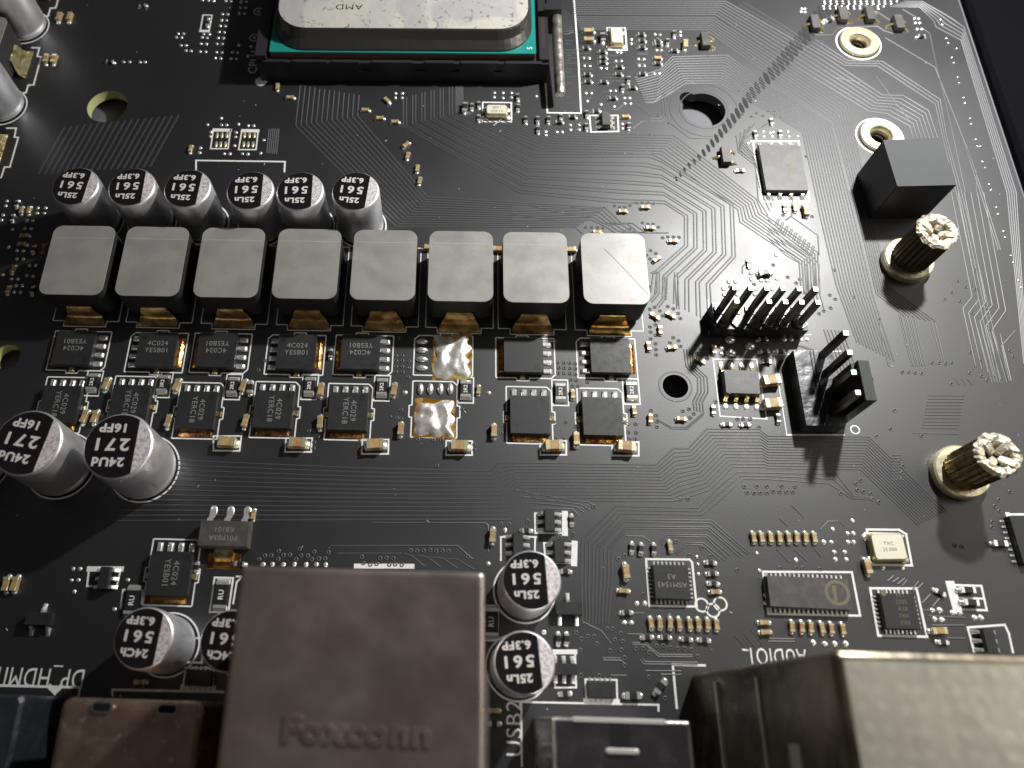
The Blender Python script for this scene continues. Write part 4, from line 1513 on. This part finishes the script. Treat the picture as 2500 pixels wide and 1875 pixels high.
# ten pin chips
for (k, px, py, l) in (('32', 772, 985, 'small ten-pin chip in a white frame above the small connector'), ('30', 1708, 885, 'small ten-pin chip in a white frame beside the tall brown connector')):
    cc = T(k, px, py, .6)
    make_ic('ten_pin_chip', cc, 3.0, 1.55, .6, 5, 0, 'epoxy', 0, (.2, .42), .3, l)
# chip cut off on the right edge
cc = T('23', 2290, 1330, .9)
make_ic('edge_chip', cc, 4.0, 5.6, .9, 0, 8, 'epoxy', math.radians(2), (.25, .5), .4, 'chip in a white frame cut off by the right edge')


# --- crystals
def make_crystal(c, w, l, h, rot, label, lines=(), turned=False):
    t = empty('crystal', (c.x, c.y, 0), rot)
    m_ = MB()
    m_.loft([rrect(w, l, .15, .05, 2), rrect(w, l, .15, .3, 2)], 'tan_dark')
    m_.obj('base', t)
    m_ = MB()
    m_.loft([rrect(w - .15, l - .15, .3, .3, 3), rrect(w - .3, l - .3, .35, h - .1, 3), rrect(w - .5, l - .5, .3, h, 3)], 'crystal_lid', top='crystal_top', bottom=False)
    ld = m_.obj('lid', t)
    for sx in (-1, 1):
        for sy in (-1, 1):
            m_ = MB()
            blob(m_, Vector((sx * (w / 2 - .1), sy * (l / 2 - .35), 0)), .55, .5, .22, 'tin', 10)
            m_.obj('solder_joint', t)
    for k, s in enumerate(lines):
        text(s, .55, 'res_black', ld, 0, (.35 - .7 * k) * (-1 if turned else 1), h + .006, PI if turned else 0)
    return tag(t, label, 'crystal')


make_crystal(T('01', 2075, 940, 1.0), 3.4, 2.1, 1.0, 0, 'small silver crystal in a white frame in front of the processor socket', ('E1.0G0', '1.000'), True)
make_crystal(T('02', 905, 300, 1.0), 2.2, 3.6, 1.0, 0, 'gold upright crystal in a white frame, right of the metal lever')
make_crystal(T('23', 1045, 1392, 1.0), 4.0, 3.3, 1.0, math.radians(2), 'square cream crystal in a white frame at the lower right', ('TXC', '25.000'))

# --- three-pin regulator
cc = P(546, 1302, 1.7)
t = empty('voltage_regulator', (cc.x, cc.y, 0))
m_ = MB()
m_.loft([rrect(5.9, 3.0, .1, .15, 1), rrect(6.0, 3.3, .1, .8, 1), rrect(5.7, 2.95, .1, 1.7, 1)], 'epoxy_grey')
bd = m_.obj('body', t)
text('F01P03A', .85, 'laser', bd, 0, -.5, 1.706, PI)
text('K8101', .85, 'laser', bd, 0, .5, 1.706, PI)
for k in (-1, 0, 1):
    x = k * 2.05
    m_ = MB()
    prof = [(1.55, .95), (1.9, .9), (2.2, .35), (2.5, .15), (3.2, .12), (3.25, .0)]
    vs = []
    for (yy, z) in prof:
        vs += [(x - .38, yy, z), (x + .38, yy, z)]
    m_.add(vs, [(2 * a + 1, 2 * a, 2 * a + 2, 2 * a + 3) for a in range(5)], 'term_silver', True)
    blob(m_, Vector((x, 3.0, 0)), .5, .75, .14, 'tin', 10)
    m_.obj('lead', t)
m_ = MB()
m_.loft([rrect(3.9, 1.9, .1, .02, 1, 0, -2.9), rrect(3.8, 1.8, .1, .08, 1, 0, -2.9)], 'copper', top='thermal_tab')
m_.obj('solder_pad', t)
m_ = MB()
m_.loft([rrect(2.4, 1.3, .1, .1, 1, 0, -2.35), rrect(2.2, 1.1, .1, .7, 1, 0, -2.2)], 'lead_bright')
m_.obj('tab', t)
tag(t, 'black three-pin voltage regulator with a copper tab, above the tall brown connector', 'regulator')

# ------------------------------------------------------------------ processor and socket
SX0, SX1, SY0 = -37.9, 5.75, 50.15
sock = empty('processor_socket', ((SX0 + SX1) / 2, SY0 + 21, 0))
ox, oy = sock.location.x, sock.location.y
m_ = MB()
m_.box(SX0 - ox, SX1 - ox, SY0 - oy, 24, 0.02, 3.7, 'socket_side', 'socket')
m_.obj('frame', sock)
segs = [(-36.8, -33.1), (-32.4, -27.2), (-26.4, -22.4), (-20.4, -14.4), (-12.5, -8.3), (-7.2, -1.6), (-.6, 4.8)]
for a, b in segs:
    m_ = MB()
    m_.box(a - ox, b - ox, SY0 - oy - .18, SY0 - oy + .35, 2.6, 4.0, 'socket')
    m_.obj('rim_segment', sock)
for a, b in ((-22.8, -20.9), (-14.3, -12.3), (-8.6, -7.4), (-2.2, -1.0)):
    m_ = MB()
    m_.box(a - ox, b - ox, SY0 - oy - .3, SY0 - oy + .05, 1.6, 2.4, 'socket')
    m_.obj('rim_notch', sock)
m_ = MB()
m_.box(SX0 - ox - .02, -36.3 - ox, SY0 - oy + .1, 24, 3.7, 4.9, 'socket')
m_.obj('side_rail', sock)
m_ = MB()
m_.box(4.4 - ox, 5.8 - ox, SY0 - oy + .4, 24, 3.7, 4.3, 'socket')
m_.box(5.75 - ox, 8.0 - ox, 60.4 - oy, 24, .02, 4.6, 'socket')
m_.box(5.2 - ox, 6.6 - ox, 59.2 - oy, 60.4 - oy, 3.0, 5.6, 'socket')
m_.obj('side_rail', sock)
# slot in the rail
m_ = MB()
m_.box(4.7 - ox, 5.3 - ox, 52.8 - oy, 58.6 - oy, 4.301, 4.32, 'hole_dark')
m_.obj('slot', sock)
# lever: straight wire lying beside the socket, end tilted down
m_ = MB()
L0, L1 = T('02', 415, 815, 2.2), P(1353, -60, 3.4)
ax = (L1 - L0).normalized()
sd = ax.cross(Vector((0, 0, 1))).normalized()
upv = sd.cross(ax)
rr = []
for s in [0, .03, .08, .2, .35, .5, .65, .8, 1.0]:
    c = L0.lerp(L1, s)
    rad = .78 if s > 0 else .70
    rr.append([tuple(c - Vector((ox, oy, 0)) + (sd * math.cos(2 * PI * k / 16) + upv * math.sin(2 * PI * k / 16)) * rad) for k in range(16)])
m_.loft(rr, 'steel', smooth=True)
m_.obj('lever', sock)
tag(sock, 'black plastic processor socket with a metal lever on its right side', 'processor socket')

cpu = empty('processor', (-16.0, 70.6, 0))
ox, oy = -16.0, 70.6
m_ = MB()
m_.loft([rrect(39.6, 39.6, .2, 3.72, 2, 0, .1), rrect(39.6, 39.6, .2, 4.75, 2, 0, .1)], 'substrate_edge')
m_.loft([rrect(39.6, 39.6, .2, 4.752, 2, 0, .1), rrect(39.6, 39.6, .2, 5.0, 2, 0, .1)], 'substrate', bottom=False)
m_.obj('substrate', cpu)
m_ = MB()
ih = [rrect(38.6, 39.1, 5.0, 5.02, 8, .0, .1), rrect(38.5, 39.0, 5.0, 5.3, 8, .0, .1), rrect(37.7, 37.0, 4.8, 6.2, 8, 0, .1), rrect(37.2, 35.9, 4.5, 7.4, 8, 0, .1), rrect(37.0, 35.5, 4.4, 7.6, 8, 0, .1)]
m_.loft(ih, 'steel_side' if 'steel_side' in MATS else 'brass_dark', top='heat_spreader_top', bottom=False)
hs = m_.obj('heat_spreader', cpu)
text('AMD', 1.5, 'brass_dark', hs, -8.0, -13.4, 7.612, PI, sx=1.2)
text('S', 1.1, 'ink', cpu, 18.9, -18.6, 5.006, PI / 2)
tag(cpu, 'processor with a scratched metal lid on a green base, dried paste on top', 'processor')

# ------------------------------------------------------------------ black cube
q = [P(2158.1, 341.2, 7.2), P(2300, 337.9, 7.2), P(2333.5, 451.9, 7.2), P(2187.5, 455.5, 7.2)]
cc = sum(q, Vector((0, 0, 0))) / 4
e = q[1] - q[0]
rot = math.atan2(e.y, e.x)
W = ((q[1] - q[0]).length + (q[2] - q[3]).length) / 2
Lc = ((q[3] - q[0]).length + (q[2] - q[1]).length) / 2
t = empty('black_cube', (cc.x, cc.y, 0), rot)
m_ = MB()
m_.loft([rrect(W, Lc, .1, .02, 1), rrect(W, Lc, .1, 7.1, 1)], 'block')
m_.obj('housing', t)
m_ = MB()
m_.loft([rrect(W, Lc, .1, 7.1, 1), rrect(W - .08, Lc - .08, .1, 7.2, 1)], 'block', top='block_top', bottom=False)
m_.obj('top_face', t)
tag(t, 'plain black cube-shaped housing partly covering the lower brass ring', 'plastic housing')

# ------------------------------------------------------------------ brass inserts and posts
def make_insert():
    t = empty('brass_insert', (0, 0, 0))
    m_ = MB()
    n = 40
    prof = [(2.95, .02), (2.95, .35), (2.85, .5), (1.75, .55), (1.6, .45), (1.55, .2), (1.35, -.2), (1.32, -1.6)]
    m_.loft([circ(a, z, n) for a, z in prof], 'brass', smooth=False, bottom=False, cap=False)
    m_.obj('flange', t)
    for k in range(3):
        m_ = MB()
        z = -.2 - .55 * k
        m_.loft([circ(1.36, z, n), circ(1.12, z - .15, n), circ(1.36, z - .3, n)], 'brass_dark', bottom=False, cap=False)
        m_.obj('thread', t)
    return t


t = make_insert()
t.location = (INS[0].x, INS[0].y, 0)
tag(t, 'flat brass ring insert with a threaded hole near the top right, fully visible', 'insert', 'brass ring inserts')
t2 = copy_tree(t, (INS[1].x, INS[1].y), 0)
tag(t2, 'flat brass ring insert whose lower half hides behind the black cube', 'insert', 'brass ring inserts')


def make_post(h, dark):
    t = empty('brass_post', (0, 0, 0))
    m_ = MB()
    n = 40
    m_.loft([circ(3.2, .02, n), circ(3.3, .5, n), circ(3.3, 1.1, n), circ(3.1, 1.3, n)], 'brass', bottom=True, smooth=False)
    m_.obj('flange', t)
    m_ = MB()
    n = 72

    def knurl(r, z, amp, tw=0.0):
        return [((r + (amp if k % 3 == 0 else 0) * 1.0) * math.cos(2 * PI * k / n + tw), (r + (amp if k % 3 == 0 else 0)) * math.sin(2 * PI * k / n + tw), z) for k in range(n)]
    m_.loft([knurl(2.25, 1.3, .0), knurl(2.25, 1.6, .22), knurl(2.25, h - .4, .22), knurl(2.25, h, .22)], 'brass_dark' if dark else 'brass_mid', smooth=False, bottom=False, cap=False)
    m_.obj('shank', t)
    # torn, split crown
    rnd = random.Random(5 if dark else 9)
    m_ = MB()
    n = 48

    def rag(r, z, a, zz):
        return [((r * (1 + a * rnd.uniform(-1, 1))) * math.cos(2 * PI * k / n), (r * (1 + a * rnd.uniform(-1, 1))) * math.sin(2 * PI * k / n), z + zz * rnd.uniform(-1, 1)) for k in range(n)]
    m_.loft([rag(2.35, h - .12, .02, .02), rag(2.6, h + .1, .06, .14), rag(2.3, h + .42, .05, .12), rag(1.55, h + .35, .06, .12), rag(1.35, h - .3, .04, .05), rag(1.1, h - 1.2, .02, 0)], 'brass_worn', smooth=False, bottom=False, cap=False)
    m_.loft([circ(1.0, h - 1.6, 24), circ(.95, h - 1.25, 24)], 'hole_dark')
    m_.obj('torn_rim', t)
    for k in range(4):
        a = PI / 4 + PI / 2 * k + (.3 if dark else 0)
        m_ = MB()
        pts = []
        for (s, w, z) in ((.35, .28, -.15), (1.1, .42, .38), (1.75, .34, .62), (2.2, .25, .35)):
            cx, cy = math.cos(a) * s, math.sin(a) * s
            nx, ny = -math.sin(a) * w, math.cos(a) * w
            pts.append([(cx + nx, cy + ny, h + z), (cx - nx, cy - ny, h + z), (cx - nx, cy - ny, h + z - .5), (cx + nx, cy + ny, h + z - .5)])
        m_.loft(pts, 'brass_worn')
        m_.obj('petal', t)
    return t


mat('brass_mid', (0.34, 0.26, 0.12), 0.28, 0.9, bump=(1.5, .5, .12), var=(1.0, (0.16, .11, .06), (.45, .6)))
pz = 7.4
c1 = P(2291, 561, pz + .4)
c2 = P(2440, 1108, pz + .4)
t = make_post(pz, True)
t.location = (c1.x, c1.y, 0)
tag(t, 'knurled brass post with a torn crown, standing below the black cube', 'post', 'knurled brass posts')
t = make_post(pz, False)
t.location = (c2.x, c2.y, 0)
tag(t, 'knurled brass post with a torn crown, lower right by the edge of the picture', 'post', 'knurled brass posts')


# ------------------------------------------------------------------ pin header (two rows of six, one pin missing)
def make_pin(r=.32, h=8.0, m='pin', tip='pin_end', z0=.02):
    m_ = MB()
    rr = [[(sx * r, sy * r, z) for sx, sy in ((-1, -1), (1, -1), (1, 1), (-1, 1))] for z in (z0, h - .2)]
    rr.append([(sx * r * .8, sy * r * .8, h) for sx, sy in ((-1, -1), (1, -1), (1, 1), (-1, 1))])
    m_.loft(rr, m, top=tip)
    return m_


tips_back = [(430, 110), (740, 112), (1050, 110), (1365, 112), (1680, 112), (1985, 112)]
tips_front = [(460, 360), None, (1085, 365), (1400, 370), (1715, 370), (2025, 372)]
HH = 7.7
pb = [P(1740 + x / 7.9, 690 + y / 7.9, HH) for x, y in tips_back]
pf = [P(1740 + q[0] / 7.9, 690 + q[1] / 7.9, HH) if q else None for q in tips_front]
xs0 = pb[0].x
hx = [pb[0].x + (pb[-1].x - pb[0].x) * k / 5 for k in range(6)]
yb = sum(p.y for p in pb) / 6
yf = sum(p.y for p in pf if p) / 5
hdr = empty('pin_header', ((hx[0] + hx[-1]) / 2, (yb + yf) / 2, 0))
ox, oy = hdr.location.x, hdr.location.y
m_ = MB()
pitch = (hx[-1] - hx[0]) / 5
py_ = yb - yf
m_.box(hx[0] - pitch * .5 - ox, hx[-1] + pitch * .5 - ox, yf - py_ * .55 - oy, yb + py_ * .5 - oy, .02, 2.3, 'plastic')
m_.obj('base', hdr)
for k in range(6):
    for y in (yb, yf):
        m_ = MB()
        m_.loft([rrect(pitch * .86, py_ * .92, pitch * .26, 2.3, 1, hx[k] - ox, y - oy), rrect(pitch * .84, py_ * .9, pitch * .26, 2.6, 1, hx[k] - ox, y - oy)], 'hdr_top' if 'hdr_top' in MATS else 'plastic', bottom=False)
        m_.obj('cell', hdr)
pm = make_pin(.33, HH).obj('pin', hdr)
first = True
for k in range(6):
    for y in (yb, yf):
        if y == yf and k == 1:
            continue
        if first:
            pm.location = (hx[k] - ox, y - oy, 0)
            first = False
        else:
            p = pm.copy()
            COL.objects.link(p)
            p.parent = hdr
            p.location = (hx[k] - ox, y - oy, 0)
tag(hdr, 'black two-row pin header with eleven pins leaning out of the glare', 'pin header')

# ------------------------------------------------------------------ fan header
S = 5.183


def Z3(x, y, z):
    return P(1880 + x / S, 780 + y / S, z)


FH = 8.6
tp = [Z3(955, 170, FH), Z3(1005, 412, FH), Z3(1067, 672, FH), Z3(1120, 922, FH)]
fx = sum(p.x for p in tp) / 4
fy = [tp[0].y + (tp[3].y - tp[0].y) * k / 3 for k in range(4)]
fan = empty('fan_header', (fx, (fy[0] + fy[3]) / 2, 0))
ox, oy = fan.location.x, fan.location.y
# low glossy bed on the left, tall latch wall on the right
BH = 2.35
xl = (Z3(305, 395, BH).x + Z3(455, 1340, BH).x) / 2
ytop, ybot = Z3(600, 392, BH).y, Z3(700, 1345, BH).y
lt, lb = Z3(1108, 522, 7.6), Z3(1205, 1015, 7.6)
xr = (lt.x + lb.x) / 2
m_ = MB()
m_.box(xl - ox, xr - ox, ybot - oy, ytop - oy, .02, BH, 'plastic', 'glossy_plastic')
m_.obj('base', fan)
for dx in (-.55, -.15):
    m_ = MB()
    m_.box(fx + dx - .9 - ox, fx + dx - .75 - ox, ybot - oy + .2, ytop - oy - .1, BH + .002, BH + .12, 'plastic')
    m_.obj('rib', fan)
m_ = MB()
m_.loft([rrect(1.35, lt.y - lb.y + .2, .1, .02, 2, xr + .68 - ox, (lt.y + lb.y) / 2 - oy), rrect(1.35, lt.y - lb.y + .2, .1, 7.5, 2, xr + .68 - ox, (lt.y + lb.y) / 2 - oy),
         rrect(1.2, lt.y - lb.y + .1, .1, 7.6, 2, xr + .68 - ox, (lt.y + lb.y) / 2 - oy)], 'plastic', top='block_top')
m_.obj('latch', fan)
m_ = MB()
m_.box(xr - ox - .45, xr - ox - .01, lt.y - .9 - oy, lt.y - oy, BH, 6.9, 'plastic')
m_.obj('latch_rib', fan)
pm = make_pin(.36, FH).obj('pin', fan)
pm.location = (fx - ox, fy[0] - oy, 0)
for k in (1, 2, 3):
    p = pm.copy()
    COL.objects.link(p)
    p.parent = fan
    p.location = (fx - ox, fy[k] - oy, 0)
tag(fan, 'black fan header with a glossy bed, four tall pins and a latch wall', 'fan header')


# ------------------------------------------------------------------ connectors along the near edge
def shell(name, x0, x1, y1, z1, m, label, r=.6, y0=-66.0, cat='connector', top=None, z0=.05):
    t = empty(name, ((x0 + x1) / 2, (y0 + y1) / 2, 0))
    w, l = x1 - x0, y1 - y0
    m_ = MB()
    # rounded upper edges: profile across Y-front and sides
    rr = [rrect(w, l, r, z0, 4), rrect(w, l, r, z1 - r, 4)]
    for k in range(1, 5):
        a = PI / 2 * k / 4
        g = r * (1 - math.cos(a))
        rr.append(rrect(w - 2 * g, l - 2 * g, max(r - g, .08), z1 - r + r * math.sin(a), 4))
    m_.loft(rr, m, top=top, smooth=False)
    for i in range(len(m_.sm)):
        m_.sm[i] = False
    m_.obj('shell', t)
    tag(t, label, cat)
    return t


# tall LAN and USB stack
lz = 27.5
lan = shell('lan_port', -24.65, -4.78, -28.45, lz, 'shell_lan', 'tall brown-grey metal connector shell embossed with a maker name', .45)
c = P(870, 1788, lz)
text('Foxconn', 2.5, 'shell_lan', lan, c.x - lan.location.x, c.y - lan.location.y, lz + .02, 0, bold=.10, ex=.14, sx=1.2, name='embossed_name')
wx = (x for x in (0,))
m_ = MB()
m_.box(19.87 / 2 - .02, 19.87 / 2 + .35, -18.0, 18.7 - 7.5, lz - 20, lz - 1.2, 'shell_silver')
m_.obj('side_flange', lan)
# speckled brown video connector
vid = shell('video_port', -43.9, -30.35, -38.6, 13.0, 'shell_brown', 'speckled brown metal connector shell with two slots, left of the tall one', .9)
vy = (-66.0 - 38.6) / 2
for px in (900, 1470):
    c = P(px / 3.568, 1640 + 280 / 3.568, 13.0)
    m_ = MB()
    x = c.x - vid.location.x
    yy = -38.6 - vid.location.y
    m_.loft([rrect(2.0, 1.0, .45, 13.0, 4, x, yy - .75), rrect(2.1, 1.05, .5, 13.22, 4, x, yy - .75), rrect(1.7, .7, .3, 13.24, 4, x, yy - .8)], 'shell_silver', top='via_dark')
    m_.obj('slot', vid)
# dark connector at the left edge
dk = empty('display_port', (-60.0, -46.0, 0))
m_ = MB()
m_.loft([rrect(21, 15.0, .6, .05, 3, 0, 0), rrect(21, 15.0, .6, 8.6, 3, 0, 0), rrect(20.4, 14.4, .5, 9.0, 3, 0, 0)], 'glossy_plastic')
m_.obj('housing', dk)
m_ = MB()
m_.loft([rrect(12, 13, .3, 9.0, 2, -4.6, -.9), rrect(12, 13, .3, 9.5, 2, -4.6, -.9)], 'shell_brown', top='hole_dark')
m_.obj('shield', dk)
for x in (3.1, 6.0):
    m_ = MB()
    m_.box(x, x + .8, 2.6, 6.8, 8.9, 9.6, 'shell_brown')
    m_.obj('prong', dk)
m_ = MB()
blob(m_, Vector((4.9, 3.6, 9.0)), .6, 1.0, .5, 'solder', 12)
m_.v = [(a, b, c_ if c_ > 5 else c_ + 9.0) for a, b, c_ in m_.v]
m_.obj('contact', dk)
tag(dk, 'dark plastic video connector with metal prongs in the lower left corner', 'connector')
# small usb shell
usb = shell('usb_port', 1.75, 14.05, -38.95, 15.6, 'shell_silver', 'narrow silver-black connector shell with a square latch hole', .35, top='shell_plum')
ux, uy = usb.location.x, usb.location.y
c = P(1240 + 1080 / 3.95, 1640 + 590 / 3.95, 15.6)
m_ = MB()
m_.box(c.x - ux - .85, c.x - ux + .85, c.y - uy - 1.1, c.y - uy + 1.1, 15.602, 15.63, 'via_dark')
m_.obj('latch_hole', usb)
m_ = MB()
m_.loft([rrect(3.0, .55, .25, 15.62, 3, c.x - ux + .1, c.y - uy - 1.5), rrect(2.7, .3, .15, 15.85, 3, c.x - ux + .1, c.y - uy - 1.5)], 'pin_end')
m_.obj('latch_lip', usb)
m_ = MB()
m_.loft([rrect(8.4, .5, .24, 15.45, 3, -.2, 13.1 + .22), rrect(8.2, .3, .15, 15.7, 3, -.2, 13.1 + .22)], 'pin_end')
m_.obj('front_lip', usb)
m_ = MB()
for k in range(5):
    blob(m_, Vector((-1.8 + 1.7 * k, c.y - uy - 4.9, 0)), .3, .25, .2, 'tin', 8)
m_.v = [(a, b, d + 15.6) for a, b, d in m_.v]
tag(m_.obj('weld_spots', usb), kind='stuff')
# tall audio stack on the right
az = 33.5
xa = P(2030, 1583, az).x
ya = P(2200, 1588, az).y
aud = shell('audio_port', xa, xa + 32, ya, az, 'shell_smoke', 'big pale metal connector block with a dimpled top at the lower right', .7, top='shell_dotted')
m_ = MB()
wA = 16.0
m_.box(-wA - .25, -wA + .02, -14, (ya + 66) / 2 - 1.2, 8.0, 8.6, 'shell_pale')
m_.box(-wA - .22, -wA + .02, -14, (ya + 66) / 2 - 1.2, 19.0, 19.4, 'shell_pale')
m_.obj('side_seam', aud)
m_ = MB()
m_.box(-wA - .12, -wA + .02, (ya + 66) / 2 - 8.2, (ya + 66) / 2 - 6.3, 24.0, 26.0, 'shell_pale')
m_.obj('side_window', aud)

tag(sk.obj('silkscreen_lines', board), kind='stuff')

# ------------------------------------------------------------------ dust on the board
m_ = MB()
rnd = random.Random(3)
for i in range(230):
    x, y = rnd.uniform(-80, 70), rnd.uniform(-42, 66)
    a = rnd.uniform(0, PI)
    l, w = rnd.choice((.04, .05, .06, .07, .16)), rnd.uniform(.02, .04)
    dx, dy = math.cos(a) * l, math.sin(a) * l
    nx, ny = -math.sin(a) * w, math.cos(a) * w
    z = .075
    m_.add([(x - dx - nx, y - dy - ny, z), (x + dx - nx, y + dy - ny, z), (x + dx + nx, y + dy + ny, z + .02), (x - dx + nx, y - dy + ny, z + .02)], [(0, 1, 2, 3)], 'res_white')
tag(m_.obj('dust'), 'tiny pale dust specks scattered over the black board', 'dust', kind='stuff')
